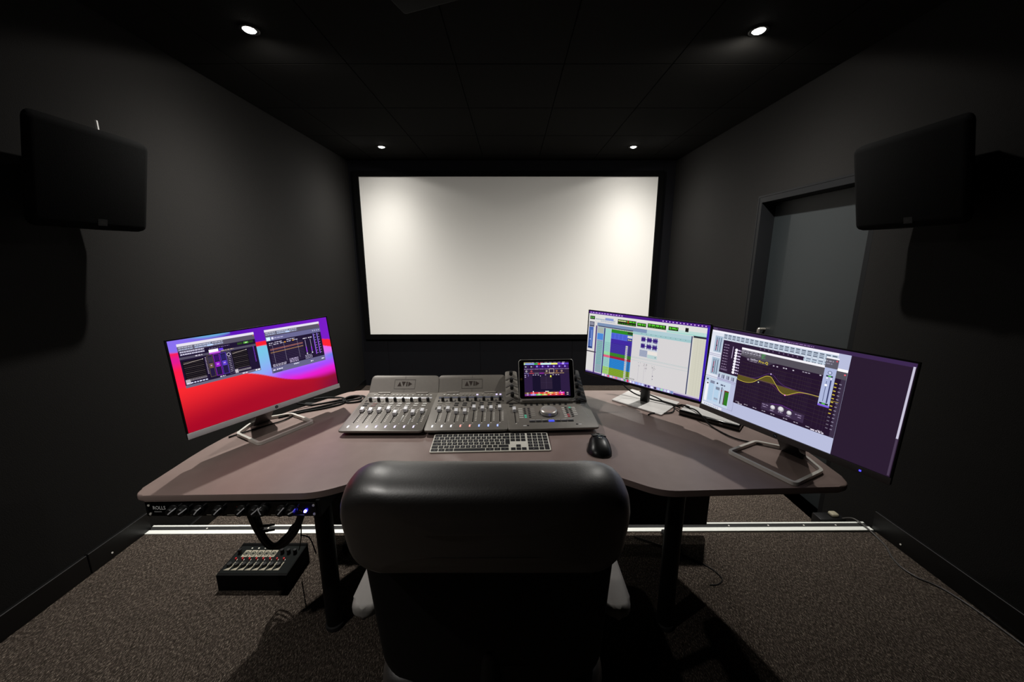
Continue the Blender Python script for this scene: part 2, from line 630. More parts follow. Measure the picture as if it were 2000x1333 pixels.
# step nosing
t = thing('trim_1', 'aluminium stair nosing strip with black insert across the floor step', 'trim', (0, 1.632, 0), R(0.42), kind='structure')
b = bm_(); bx(b, -XW + 0.004, XW - 0.018, 0.0, 0.026, -0.006, 0.004, 0.001, 1)
obj('front_strip', b, M_ALU, t, False)
b = bm_(); bx(b, -XW + 0.006, XW - 0.018, 0.026, 0.050, -0.006, 0.002)
obj('rubber_insert', b, M_RUBBER, t, False)
b = bm_(); bx(b, -XW + 0.006, XW - 0.018, 0.050, 0.060, -0.006, 0.005, 0.001, 1); bx(b, -XW + 0.006, XW - 0.018, 0.056, 0.060, -0.05, -0.004)
obj('rear_strip', b, M_ALU, t, False)
b = bm_(); cyl(b, 0.004, 0.004, 0.0015, (0, 0, 0), 8)
scr = mesh_of(b, 'screw'); scr.materials.append(M_CHROME)
for x in (-1.6, -1.28, -0.98, 1.15, 1.36, 1.55, 1.72):
    inst('screw', scr, t, (x, 0.038, 0.002))

# doorway
d = thing('door_1', 'slate grey door in a deep black frame on the right wall', 'door', (XW + 0.11, (DY0 + DY1) / 2, ZL), 0, kind='structure')
hw = (DY1 - DY0) / 2; hh = DZ - ZL
b = bm_(); bx(b, 0.0, 0.04, -hw + 0.03, hw - 0.03, 0.005, hh - 0.04, 0.002, 1)
leaf = obj('door_leaf', b, M_DOOR, d, False)
b = bm_(); tube(b, [(-0.002, 0, 0.0), (-0.04, 0, 0.0), (-0.052, 0, -0.012), (-0.052, 0, -0.15), (-0.052, 0, -0.288), (-0.04, 0, -0.30), (-0.002, 0, -0.30)], 0.011, 12)
obj('door_handle', b, M_STEEL, leaf, loc=(0, hw - 0.095, 1.075))
for y0, y1 in ((-hw, -hw + 0.03), (hw - 0.03, hw)):
    b = bm_(); bx(b, -0.11, 0.05, y0, y1, 0, hh, 0.001, 1)
    obj('door_jamb', b, M_DFRAME, d, False)
b = bm_(); bx(b, -0.11, 0.05, -hw + 0.03, hw - 0.03, hh - 0.04, hh, 0.001, 1)
obj('door_head', b, M_DFRAME, d, False)
b = bm_(); bx(b, -0.112, -0.106, -hw, hw, hh, hh + 0.012); bx(b, -0.112, -0.106, hw, hw + 0.012, 0, hh + 0.012)
obj('door_casing', b, M_DFRAME, d, False)
b = bm_(); bx(b, 0.04, 0.06, -hw - 0.05, hw + 0.05, 0, hh + 0.05)
obj('door_backing', b, M_DFRAME, d, False)

# projection screen and its black surround
SX0, SX1, SZ0, SZ1, SY = -1.782, 1.700, 0.447, 2.322, 4.45
t = thing('projection_screen', 'large white projection screen in a black frame on the front wall', 'screen', ((SX0 + SX1) / 2, SY, SZ0))
cx, sw, sh = (SX0 + SX1) / 2, (SX1 - SX0) / 2, SZ1 - SZ0
b = bm_(); bx(b, -sw, sw, 0, 0.01, 0, sh)
obj('screen_fabric', b, M_SCREEN, t, False)
for nm, a in (('frame_rail', (-sw - 0.06, sw + 0.06, -0.03, 0.04, sh, sh + 0.06)), ('frame_rail', (-sw - 0.06, sw + 0.06, -0.03, 0.04, -0.06, 0)),
              ('frame_stile', (-sw - 0.06, -sw, -0.03, 0.04, 0, sh)), ('frame_stile', (sw, sw + 0.06, -0.03, 0.04, 0, sh))):
    b = bm_(); bx(b, *a, 0.003, 1)
    obj(nm, b, M_SFRAME, t, False)
pt = thing('trim_2', 'flat black panels under the projection screen', 'panel', (0, SY + 0.01, ZL), kind='structure')
for x0, x1 in ((-XW, -1.579), (-1.577, -0.407), (-0.405, 0.765), (0.767, XW)):
    b = bm_(); bx(b, x0, x1, 0, 0.03, 0, SZ0 - 0.062 - ZL, 0.002, 1)
    obj('panel', b, M_FRONT, pt, False)
pt = thing('trim_3', 'black masking boards around the projection screen', 'panel', (0, SY + 0.01, SZ0), kind='structure')
for x0, x1 in ((-XW, SX0 - 0.062), (SX1 + 0.062, XW)):
    b = bm_(); bx(b, x0, x1, 0, 0.03, -0.06, ZC - SZ0); obj('panel', b, M_FRONT, pt, False)
b = bm_(); bx(b, SX0 - 0.06, SX1 + 0.06, 0, 0.03, SZ1 + 0.062 - SZ0, ZC - SZ0); obj('panel', b, M_FRONT, pt, False)

# ------------------------------------------------------------------ downlights
def downlight(x, y, power, label, tilt=0.0, roll=0.0):
    t = thing('ceiling_downlight', label, 'downlight', (x, y, ZC), 0, 'recessed ceiling downlights')
    b = bm_(); lathe(b, [(0.030, -0.003), (0.042, -0.004), (0.045, -0.002), (0.045, 0.0), (0.030, 0.0)], 28)
    obj('trim_ring', b, M_LAMPTRIM, t)
    b = bm_(); lathe(b, [(0, -0.010), (0.014, -0.009), (0.024, -0.006), (0.029, -0.001), (0.029, 0.0)], 24)
    obj('bulb', b, M_LAMP, t)
    L = bpy.data.lights.new('downlight_beam', 'SPOT')
    L.energy = power
    L.color = LAMP_COL
    L.spot_size = R(176)
    L.spot_blend = 0.15
    L.use_nodes = True                      # photometric distribution of a reflector lamp
    nt = L.node_tree
    em = nt.nodes['Emission']
    tc = nt.nodes.new('ShaderNodeTexCoord')
    sp = nt.nodes.new('ShaderNodeSeparateXYZ')
    ab = nt.nodes.new('ShaderNodeMath'); ab.operation = 'ABSOLUTE'
    ac = nt.nodes.new('ShaderNodeMath'); ac.operation = 'ARCCOSINE'
    dv = nt.nodes.new('ShaderNodeMath'); dv.operation = 'DIVIDE'; dv.inputs[1].default_value = R(BEAM_SIGMA)
    sq = nt.nodes.new('ShaderNodeMath'); sq.operation = 'POWER'; sq.inputs[1].default_value = 2.0
    ng = nt.nodes.new('ShaderNodeMath'); ng.operation = 'MULTIPLY'; ng.inputs[1].default_value = -1.0
    ex = nt.nodes.new('ShaderNodeMath'); ex.operation = 'EXPONENT'
    ad = nt.nodes.new('ShaderNodeMath'); ad.operation = 'ADD'; ad.inputs[1].default_value = BEAM_SPILL
    nt.links.new(tc.outputs['Normal'], sp.inputs[0])
    chain = [sp.outputs[2]]
    for nd in (ab, ac, dv, sq, ng, ex, ad):
        nt.links.new(chain[-1], nd.inputs[0]); chain.append(nd.outputs[0])
    nt.links.new(chain[-1], em.inputs['Strength'])
    L.shadow_soft_size = 0.022
    o = bpy.data.objects.new('downlight_beam', L)
    C.objects.link(o); o.parent = t
    o.location = (0, 0, -0.035)
    o.rotation_euler = (R(tilt), R(roll), 0)
downlight(-1.292, 2.022, LAMP_NEAR, 'bright round ceiling downlight high above the left monitor, beside the left speaker', NEAR_TILT)
downlight(1.219, 2.030, LAMP_NEAR_R, 'bright round ceiling downlight high above the right monitors, beside the right speaker', NEAR_TILT_R)
downlight(-1.323, 3.940, LAMP_FAR, 'small ceiling downlight above the left end of the projection screen', -6.0, FAR_ROLL)
downlight(1.230, 3.940, LAMP_FAR, 'small ceiling downlight above the right end of the projection screen', -6.0, -FAR_ROLL)
downlight(-1.285, 0.100, LAMP_REAR, 'ceiling downlight of the rear row, above and left of the chair')

# ------------------------------------------------------------------ desk
DZT = 0.742
desk = thing('mixing_desk', 'wide winged mixing desk with a taupe laminate top and black legs', 'desk', (0, 1.3, 0))
outline = [(-1.072, 0.905), (-0.557, 0.917), (-0.36, 1.030), (-0.19, 1.066), (-0.02, 1.080), (0.14, 1.066), (0.27, 1.030), (0.432, 0.925), (1.005, 0.948),
           (1.03, 1.25), (0.80, 1.722), (-0.80, 1.722), (-1.085, 1.30)]
op = round_poly(outline, [0.035, 0.05, 0.09, 0.08, 0.08, 0.07, 0.07, 0.05, 0.05, 0.2, 0.05, 0.05, 0.2], 6)
op = [(x, y - 1.3) for x, y in op]
b = bm_(); prism(b, op, DZT - 0.020, DZT, 0.005, 3)
obj('desktop', b, M_DESK, desk)
for x in (-0.684, 0.590):
    b = bm_(); lathe(b, [(0, 0.02), (0.029, 0.02), (0.030, 0.03), (0.030, DZT - 0.021), (0, DZT - 0.021)], 28)
    lg = obj('leg', b, M_BLACKM, desk, loc=(x, 1.155 - 1.3, 0))
    b = bm_(); lathe(b, [(0, 0.0), (0.029, 0.0), (0.0335, 0.004), (0.0335, 0.018), (0.030, 0.022), (0, 0.022)], 28)
    obj('foot_cap', b, M_RUBBER, lg)
b = bm_(); bx(b, -0.985, 0.985, 0.30, 0.325, 0.07, DZT - 0.021, 0.003, 1)
obj('modesty_panel', b, M_BLACKM, desk, False)
for x in (-0.80, 0.80):
    b = bm_(); bx(b, x - 0.03, x + 0.03, 0.225, 0.333, 0, 0.022, 0.006, 2); bx(b, x - 0.02, x + 0.02, 0.285, 0.30, 0.02, DZT - 0.021, 0.003, 1)
    obj('rear_support', b, M_BLACKM, desk, False)
b = bm_(); bx(b, -0.70, 0.60, -0.16, -0.13, DZT - 0.07, DZT - 0.021, 0.003, 1)
obj('cross_beam', b, M_BLACKM, desk, False)

# ------------------------------------------------------------------ monitors
def v3(a): return Vector(a)
def pose(TL, wd, hd, width):
    k = width / 0.5977
    TL = v3(TL) * k; wd = v3(wd); hd = v3(hd)
    H = width * 9 / 16
    c = TL + wd * (width / 2) + hd * (H / 2)
    yaw = math.atan2(wd.y, wd.x)
    nrm = Vector((math.sin(yaw), -math.cos(yaw), 0))
    tilt = math.asin(max(-1, min(1, hd.dot(nrm))))
    return c + Vector((0, 0, CAM_H)), yaw, tilt

def stand_loop(t, material, yoff, span=0.10, fr=-0.075, bk=0.075, bend=0.045):
    b = bm_()
    pts = [(-span, fr, 0), (span, fr, 0), (span, bk, 0), (0.035, bk + bend, 0), (-0.035, bk + bend, 0), (-span, bk, 0)]
    pts = [(x, y + yoff, 0.001) for x, y in round_poly([(p[0], p[1]) for p in pts], 0.012, 4)]
    pts = [(x, y, z) for x, y, z in pts]
    bar_loop(b, pts, 0.009, 0.011)
    obj('stand_foot', b, material, t)

def logo_round(t, mtx, dark, light):
    cv = Canvas(0.012, 0.012, 0.0001, 0.0002)
    cv.disc(.5, .5, .5, dark, 0, 24)
    cv.text('hp', .5, .66, .40, light, 1, 1.0, True)
    return obj('emblem', cv.mesh('emblem', M_PRINT), None, t, mtx=mtx)

def monitor(name, label, TL, wd, hd, width, canvas_fn, chin_m, foot, chin=0.020, bez=0.0045, led=False):
    c, yaw, tilt = pose(TL, wd, hd, width)
    H = width * 9 / 16
    t = thing(name, label, 'monitor', (c.x, c.y, DZT), yaw, 'monitors standing on the mixing desk')
    Mh = T(0, 0, c.z - DZT) @ RX(-tilt)
    # housing: thin slab plus a thicker lower back
    b = bm_()
    bx(b, -width / 2 - bez, width / 2 + bez, 0.0, 0.009, -H / 2 - chin, H / 2 + bez, 0.002, 2)
    bx(b, -width / 2 + 0.05, width / 2 - 0.05, 0.008, 0.034, -H / 2 - chin + 0.015, H / 2 - 0.09, 0.010, 3)
    obj('housing', b, M_BLACKP, t, mtx=Mh)
    cv = Canvas(width, H)
    canvas_fn(cv)
    obj('display', cv.mesh('display', M_DISP), None, t, mtx=Mh)
    b = bm_(); bx(b, -width / 2 - bez, width / 2 + bez, -0.0035, 0.0, -H / 2 - chin, -H / 2 - 0.0005, 0.001, 2)
    ch = obj('chin', b, chin_m, t, mtx=Mh)
    b = bm_()
    e = 0.0012
    bx(b, -width / 2 - bez, width / 2 + bez, -0.0025, 0.001, H / 2 + bez - 0.0025, H / 2 + bez, 0.0005, 1)
    bx(b, -width / 2 - bez, -width / 2 - bez + 0.003, -0.0025, 0.001, -H / 2, H / 2 + bez, 0.0005, 1)
    bx(b, width / 2 + bez - 0.003, width / 2 + bez, -0.0025, 0.001, -H / 2, H / 2 + bez, 0.0005, 1)
    obj('bezel', b, M_BLACKM, t, mtx=Mh)
    if foot == 'loop':
        logo_round(ch, T(0, -0.0035, -H / 2 - chin / 2), '2a3038', 'b8c0c8')
        stand_loop(t, M_CHROME if chin_m is M_SILVER else M_CHROME, -0.005)
        zb = c.z - DZT - H / 2
        b = bm_()
        prof = [(0.035, 0.0), (0.122, 0.0), (0.125, 0.012), (0.075, 0.03), (0.055, zb + 0.12), (0.03, zb + 0.12), (0.03, zb - 0.01)]
        prof = [(0.100, 0.001), (0.125, 0.001), (0.060, zb + 0.10), (0.030, zb + 0.10), (0.040, zb - 0.02)]
        vs = prism(b, prof, -0.032, 0.032, 0.002, 2)
        bmesh.ops.transform(b, matrix=Matrix(((0, 0, 1, 0), (1, 0, 0, 0), (0, 1, 0, 0), (0, 0, 0, 1))), verts=b.verts)
        obj('stand_neck', b, M_DARKCHIN if chin_m is M_SILVER else M_BLACKP, t)
    else:
        zb = c.z - DZT - H / 2
        b = bm_()
        prism(b, round_poly([(-0.118, -0.005), (0.118, -0.005), (0.118, 0.190), (-0.118, 0.190)], 0.006, 3), 0.001, 0.007, 0.0015, 2)
        pl = obj('stand_plate', b, M_PLATE, t)
        b = bm_(); bx(b, -0.019, 0.019, 0.075, 0.098, 0.006, zb + 0.16, 0.004, 2); bx(b, -0.04, 0.04, 0.03, 0.08, zb + 0.08, zb + 0.15, 0.004, 2)
        obj('stand_neck', b, M_BLACKP, t)
    if led:
        b = bm_(); bx(b, -0.0022, 0.0022, -0.0045, -0.0035, -0.0022, 0.0022)
        obj('power_light', b, M_BLUELED2, t, mtx=Mh @ T(width / 2 - 0.055, 0, -H / 2 - chin * 0.6))
    return t, Mh, c, yaw

# ---- display contents
def mix3(a, b, t):
    return tuple(a[i] + (b[i] - a[i]) * t for i in range(3))
def sst(a, b, x):
    t = max(0, min(1, (x - a) / (b - a)))
    return t * t * (3 - 2 * t)

def wallpaper(u, v):
    """abstract coloured waves"""
    pur = mix3(hexc('4a10b0'), hexc('7a18c8'), u)
    if u < 0.35:
        pur = mix3(hexc('8a70f0'), pur, sst(0.05, 0.35, u))
    blu = mix3(hexc('78c8e8'), hexc('9a90ff'), sst(0.2, 0.75, v + (u - 0.55) * 0.5))
    red = mix3(hexc('ff2a30'), hexc('a80424'), sst(0.45, 0.98, v + 0.10 * math.sin(3 * u)))
    mag = hexc('e818d0')
    c = pur
    # pale blue ridge on the top left
    r1 = 0.05 - 0.25 * (u - 0.22) ** 2 * 8
    c = mix3(c, hexc('6cb4e0'), sst(0.0, 0.05, r1 - v + 0.0) if u < 0.32 else 0)
    # red band across the middle
    y0 = 0.175 + 0.10 * (u - 0.5) + 0.30 * max(0, u - 0.6) ** 1.2
    y1 = y0 + 0.058 + 0.22 * max(0, u - 0.75) + 0.16 * max(0, 0.45 - u)
    c = mix3(c, hexc('ff2030'), sst(y0 - 0.004, y0 + 0.004, v))
    bl = mix3(blu, hexc('f060e8'), sst(0.55, 1.0, u) * sst(0.75, 0.35, v))
    bl = mix3(bl, hexc('5a86e8'), sst(0.85, 1.0, u) * sst(0.48, 0.56, v))
    c = mix3(c, bl, sst(y1 - 0.004, y1 + 0.004, v) * sst(0.0, 0.12, u))
    # magenta glow on the left edge
    lm = sst(0.30, 0.02, u)
    c = mix3(c, hexc('e01898'), lm * sst(0.10, 0.22, v))
    c = mix3(c, hexc('ff1c48'), lm * sst(0.2, 0.34, v))
    # violet under the second window then the red dune
    c = mix3(c, hexc('a848ff'), sst(0.52, 0.66, v) * sst(0.45, 0.6, u))
    y2 = 0.50 + 0.26 * sst(0.30, 0.72, u) - 0.02 * sst(0.75, 1.0, u)
    c = mix3(c, mag, sst(y2 - 0.10, y2, v) * sst(0.5, 0.7, u))
    rd = mix3(red, hexc('700838'), sst(0.75, 1.05, u) * sst(0.6, 1.0, v))
    wd = 0.012 + 0.11 * sst(0.62, 0.95, u)
    c = mix3(c, rd, sst(y2 - 0.004, y2 + wd, v))
    return c

def plug_window(cv, u0, v0, u1, v1):
    cv.rect(u0, v0, u1, v1, '1c1030', 1)
    h = v1 - v0
    cv.rect(u0, v0, u1, v0 + 0.030, 'e8e4f0', 2)
    cv.rect(u0, v0 + 0.030, u1, v0 + 0.085, '5a5466', 2)
    wv = u1 - u0
    for k, (a, bb, col) in enumerate(((0.01, 0.28, '7c8094'), (0.30, 0.62, '8a94b0'), (0.63, 0.86, '7a7c90'))):
        a = u0 + a * wv * 0.65; bb = u0 + bb * wv * 0.65
        cv.rect(a, v0 + 0.034, bb, v0 + 0.052, col, 3)
        cv.rect(a, v0 + 0.056, bb, v0 + 0.074, col, 3)
        cv.dashes(a + 0.004, bb - 0.004, v0 + 0.043, 0.006, 'd8d8e8', 4)
        cv.dashes(a + 0.004, bb - 0.004, v0 + 0.065, 0.006, 'c8d4f8', 4)
    cv.rect(u0 + 0.35 * wv, v0 + 0.056, u0 + 0.42 * wv, v0 + 0.074, 'c0d8ff', 5)
    cv.disc(u1 - 0.006, v0 + 0.042, 0.003, 'ff6070', 4)

def screen_left(cv):
    cv.grid(128, 72, wallpaper, 0)
    # processor window with two graphs and three bands
    u0, v0, u1, v1 = 0.038, 0.044, 0.454, 0.523
    plug_window(cv, u0, v0, u1, v1)
    cv.rect(u0, v1 - 0.028, u1, v1, '6c6880', 2)
    cv.dashes(0.34, 0.37, v1 - 0.014, 0.012, 'e8e8f8', 3)
    cv.dashes(0.42, 0.45, v1 - 0.014, 0.014, 'f8f8ff', 3)
    for r in range(2):
        cv.dashes(0.045, 0.165, 0.137 + r * 0.026, 0.019, '9088a8', 3, 0.008, 0.016, 0.002)
        cv.dashes(0.047, 0.163, 0.137 + r * 0.026, 0.007, 'f0f0ff', 4, 0.004, 0.010, 0.003)
    cv.rect(u0, 0.189, u1, 0.215, '544e62', 2)
    cv.dashes(0.115, 0.15, 0.198, 0.012, 'd8d0e0', 3)
    cv.rect(0.185, 0.162, 0.235, 0.196, 'fff8ff', 4)
    cv.rect(0.185, 0.196, 0.245, 0.214, 'c050e0', 4)
    cv.rect(0.238, 0.165, 0.262, 0.19, '6a40e8', 4)
    cv.dashes(0.19, 0.30, 0.148, 0.006, '8878a0', 3)
    cv.dashes(0.25, 0.32, 0.196, 0.010, 'b8a890', 3)
    for a, bb, k in ((0.345, 0.375, '2c4a20'), (0.381, 0.412, '4c9830'), (0.416, 0.440, '2c4a20')):
        cv.rect(a, 0.140, bb, 0.165, k, 3)
    cv.rect(0.39, 0.147, 0.404, 0.158, 'c0f0b0', 4)
    for gu0, gu1, gv0, gv1 in ((0.046, 0.152, 0.235, 0.435), (0.302, 0.395, 0.225, 0.44)):
        cv.rect(gu0, gv0, gu1, gv1, '0e0a14', 2)
        for k in range(10):
            vv = gv0 + 0.015 + k * (gv1 - gv0) / 10
            cv.line([(gu0 + 0.004, vv), (gu1 - 0.004, vv)], 0.0011, '584c48' if k % 3 else '8a7c78', 3)
        cv.line([(gu0 + 0.004, gv0 + 0.03), (gu1 - 0.004, gv0 + 0.012)], 0.0016, 'd8c8c0', 4)
        cv.disc(gu1 - 0.006, gv0 + 0.012, 0.0025, 'f0e8e8', 5)
    for v in range(12):
        cv.rect(0.158, 0.235 + v * 0.0165, 0.164, 0.241 + v * 0.0165, 'c8b8d0', 3)
        cv.rect(0.432, 0.215 + v * 0.0165, 0.438, 0.222 + v * 0.0165, '9040e8', 3)
    cv.rect(0.043, 0.437, 0.066, 0.488, 'b8b0b8', 3); cv.dashes(0.068, 0.150, 0.447, 0.020, '7c747c', 3, 0.004, 0.008, 0.002)
    cv.dashes(0.046, 0.150, 0.478, 0.012, 'e0e0ff', 4, 0.008, 0.018)
    cv.rect(0.302, 0.445, 0.320, 0.488, 'c8c0c8', 3); cv.dashes(0.323, 0.396, 0.466, 0.022, '8a828a', 3, 0.004, 0.008, 0.002)
    for a, bb, edge, fill in ((0.168, 0.197, '6a5c40', '3a3448'), (0.201, 0.234, 'a020d8', '3a1068'), (0.238, 0.270, '6040d0', '2a2060')):
        cv.rect(a, 0.222, bb, 0.466, '241840', 3)
        cv.frame(a, 0.222, bb, 0.466, 0.0022, edge, 4)
        cv.rect(a + 0.005, 0.312, bb - 0.005, 0.368, edge, 4)
        cv.rect(a + 0.011, 0.332, bb - 0.011, 0.344, 'd0a0e0', 5)
        cv.rect(a + 0.004, 0.24, bb - 0.004, 0.30, fill, 4)
    cv.disc(0.285, 0.253, 0.0115, 'c0b8d0', 3, 18); cv.disc(0.285, 0.253, 0.0075, '1c1030', 4, 18)
    for k in range(9):
        cv.dashes(0.279, 0.293, 0.285 + k * 0.021, 0.007, 'b8b0c8', 3, 0.004, 0.009, 0.002)
    cv.frame(0.273, 0.222, 0.299, 0.478, 0.001, '8880a0', 4)
    cv.dashes(0.215, 0.245, 0.485, 0.014, 'c8c0d8', 4)
    # compressor window
    u0, v0, u1, v1 = 0.521, 0.044, 0.931, 0.606
    plug_window(cv, u0, v0, u1, v1)
    cv.rect(u0, v0 + 0.088, u1, v0 + 0.148, '6a6894', 3)
    cv.rect(u0 + 0.004, v0 + 0.098, u0 + 0.030, v0 + 0.142, 'd8f8ff', 4)
    cv.rect(u0 + 0.038, v0 + 0.103, u0 + 0.052, v0 + 0.132, 'e8e8ff', 4)
    cv.dashes(u0 + 0.056, u0 + 0.12, v0 + 0.118, 0.012, 'b8b4d8', 4)
    for k in range(4):
        cv.disc(u1 - 0.062 + k * 0.016, v0 + 0.115, 0.0048, 'b4b4d4', 4)
    cv.rect(u0, v1 - 0.074, u1, v1, '66648a', 2)
    for a, bb in ((0.53, 0.545), (0.555, 0.60), (0.68, 0.72), (0.81, 0.83), (0.90, 0.925)):
        cv.dashes(a, bb, v1 - 0.055 + 0.02 * random.random(), 0.013, 'f0f0ff', 3)
    cv.rect(u0 + 0.01, v1 - 0.02, u0 + 0.07, v1 - 0.006, '3c4060', 3)
    for k in range(12):
        vv = 0.262 + k * 0.0215
        cv.line([(0.536, vv), (0.775, vv + 0.002)], 0.0011, '5c4c70', 3)
    for k, (vv, col) in enumerate(((0.292, 'c87868'), (0.300, 'd08870'), (0.308, 'a86878'), (0.336, 'e8b060'), (0.344, 'a07858'))):
        cv.line([(0.536, vv + 0.006), (0.775, vv - 0.004)], 0.0016, col, 4)
    for uu in (0.556, 0.636, 0.735):
        cv.line([(uu, 0.232), (uu + 0.001, 0.482)], 0.0014, '9890a8', 5)
    for a, bb, vv in ((0.536, 0.565, 0.222), (0.575, 0.625, 0.218), (0.66, 0.72, 0.212), (0.536, 0.55, 0.245), (0.565, 0.60, 0.242), (0.61, 0.635, 0.24), (0.66, 0.69, 0.236), (0.71, 0.74, 0.232)):
        cv.dashes(a, bb, vv, 0.010, 'd0c8e0', 4)
    cv.rect(0.640, 0.231, 0.652, 0.245, 'e8a030', 5); cv.rect(0.700, 0.227, 0.712, 0.241, 'e8b040', 5)
    for uu, kb in ((0.795, 0.36), (0.836, 0.37)):
        cv.line([(uu, 0.262), (uu, 0.445)], 0.003, 'b0a0c8', 4)
        cv.rect(uu - 0.003, kb, uu + 0.003, 0.435, 'a040f0', 5)
        cv.disc(uu, 0.455, 0.0055, 'd8d0e8', 5); cv.dashes(uu - 0.015, uu + 0.015, 0.242, 0.010, 'f0e8f8', 4)
    for uu in (0.868, 0.898):
        cv.rect(uu - 0.0035, 0.20, uu + 0.0035, 0.49, '8a70e0', 4); cv.rect(uu - 0.0018, 0.30, uu + 0.002, 0.49, 'a838f8', 5)
        for k in range(8):
            cv.rect(uu + 0.008, 0.215 + k * 0.037, uu + 0.015, 0.222 + k * 0.037, 'b8b0d0', 4)
    for k in range(3):
        cv.dashes(0.535, 0.63, 0.505 + k * 0.012 - 0.006, 0.006, 'c8c0d8', 4)
        cv.dashes(0.655, 0.72, 0.475 + k * 0.020, 0.010, 'c8b8e0', 4)
        cv.dashes(0.775, 0.83, 0.478 + k * 0.020, 0.009, 'b8b0d0', 4)

def screen_middle(cv):
    cv.rect(0, 0, 1, 1, 'dcd9d8', 0)
    cv.rect(0, 0, 1, 0.040, '4a1a86', 1)
    cv.dashes(0.012, 0.33, 0.021, 0.014, 'c8a0e8', 2, 0.010, 0.026, 0.010)
    cv.dashes(0.66, 0.985, 0.021, 0.014, 'd8b0f0', 2, 0.006, 0.012, 0.016)
    cv.rect(0.0, 0.040, 1, 0.145, 'dfe0dc', 1)
    cv.rect(0.70, 0.11, 1, 0.165, 'a8d8d0', 1)
    cv.rect(0.012, 0.075, 0.062, 0.128, '2c3a28', 2); cv.dashes(0.016, 0.058, 0.10, 0.018, '58b048', 3)
    cv.dashes(0.07, 0.26, 0.115, 0.016, '90a0b8', 2, 0.006, 0.012, 0.004)
    cv.rect(0.165, 0.082, 0.245, 0.118, '8898d0', 3)
    cv.dashes(0.12, 0.26, 0.14, 0.014, '98a4bc', 2, 0.004, 0.008, 0.004)
    for a, bb, v0, v1 in ((0.285, 0.450, 0.076, 0.150), (0.458, 0.535, 0.088, 0.140), (0.547, 0.693, 0.078, 0.138), (0.712, 0.785, 0.080, 0.132)):
        cv.rect(a, v0, bb, v1, '1a1c14', 2)
        cv.dashes(a + 0.006, bb - 0.006, v0 + 0.020, 0.020, '58d030', 3, 0.012, 0.03, 0.006)
        cv.dashes(a + 0.006, bb - 0.006, v1 - 0.016, 0.012, '3c9020', 3, 0.008, 0.02, 0.006)
    cv.rect(0.372, 0.082, 0.386, 0.118, 'a03020', 4)
    cv.dashes(0.29, 0.36, 0.097, 0.016, 'f0c8b0', 4, 0.006, 0.01)
    cv.rect(0.835, 0.072, 0.858, 0.125, '181818', 2)
    # edit window ribbon
    cv.rect(0.09, 0.170, 0.545, 0.222, '7c92b4', 2)
    cv.rect(0.545, 0.170, 0.884, 0.222, 'b0ccd4', 2)
    cv.rect(0.10, 0.215, 0.43, 0.228, '303858', 3)
    cv.dashes(0.10, 0.42, 0.235, 0.010, 'a0a8a0', 3)
    # left strips
    cv.rect(0.010, 0.165, 0.060, 0.245, '3c4058', 2); cv.dashes(0.014, 0.056, 0.20, 0.05, 'a0a0b0', 3, 0.004, 0.007, 0.003)
    cv.rect(0.008, 0.250, 0.055, 0.600, '4a68b0', 2)
    cv.rect(0.016, 0.33, 0.020, 0.56, '283868', 3); cv.rect(0.036, 0.30, 0.040, 0.57, 'a0b8f0', 3)
    cv.disc(0.028, 0.45, 0.004, 'f0f4ff', 4); cv.rect(0.01, 0.57, 0.05, 0.592, '203060', 4)
    cv.rect(0.0, 0.64, 0.095, 0.657, '2c2838', 2)
    cv.rect(0.078, 0.22, 0.092, 0.98, '503c78', 2)
    # track header columns
    cv.rect(0.095, 0.235, 0.163, 0.96, '9cc0cc', 1)
    cv.rect(0.098, 0.245, 0.158, 0.33, 'a8b0a8', 2); cv.rect(0.098, 0.335, 0.158, 0.435, '4a88d8', 2)
    k = 0.44
    while k < 0.95:
        cv.rect(0.100, k, 0.156, k + 0.009, ['78a8b8', '88b8a8', 'a098c0'][int(k * 100) % 3], 2)
        cv.rect(0.100, k + 0.010, 0.156, k + 0.0125, '384858', 3)
        k += 0.0148
    cv.rect(0.163, 0.235, 0.174, 0.98, '3c2c74', 2)
    cv.rect(0.174, 0.240, 0.232, 0.975, '9cd0c8', 1)
    rows = [(0.240, 0.292, '2e8a24', 0.26), (0.292, 0.385, '4a5ed0', 0.3), (0.385, 0.452, '4028a0', 0.3), (0.452, 0.600, '4434a8', 0.0148),
            (0.600, 0.652, '3a9018', 0.0148), (0.652, 0.688, 'b01838', 0.018), (0.688, 0.838, '2a88d8', 0.0148), (0.838, 0.955, '8ab020', 0.0148)]
    for v0, v1, col, pitch in rows:
        cv.rect(0.234, v0, 0.430, v1, col, 2)
        vv = v0
        while vv < v1 - 0.004:
            if pitch < 0.1:
                cv.rect(0.234, vv, 0.430, vv + 0.0032, '241848' if col != '2a88d8' else '1c4a80', 3)
                cv.rect(0.376, vv + 0.004, 0.396, vv + 0.0125, 'e0e0d8', 4)
                cv.rect(0.176, vv + 0.001, 0.230, vv + 0.004, '588898', 2)
                cv.rect(0.404, vv + 0.005, 0.420, vv + 0.011, '404830', 4)
            vv += pitch
    for k in range(4):
        cv.frame(0.236 + k * 0.036, 0.297, 0.270 + k * 0.036, 0.380, 0.0012, '6a80f0', 3)
    cv.rect(0.384, 0.250, 0.428, 0.278, '2c3a28', 4); cv.rect(0.386, 0.30, 0.428, 0.335, 'd0d4c8', 4); cv.rect(0.386, 0.345, 0.428, 0.38, '28282c', 4)
    cv.dashes(0.39, 0.425, 0.362, 0.012, 'e8e8e8', 5)
    cv.rect(0.174, 0.652, 0.232, 0.688, 'e06080', 3); cv.rect(0.174, 0.60, 0.232, 0.652, '98e0a0', 2); cv.rect(0.174, 0.84, 0.232, 0.955, 'b0e070', 2)
    for k in range(10):
        cv.rect(0.176, 0.845 + k * 0.011, 0.230, 0.849 + k * 0.011, '70a058', 3)
    cv.rect(0.232, 0.955, 0.43, 0.968, '503878', 2)
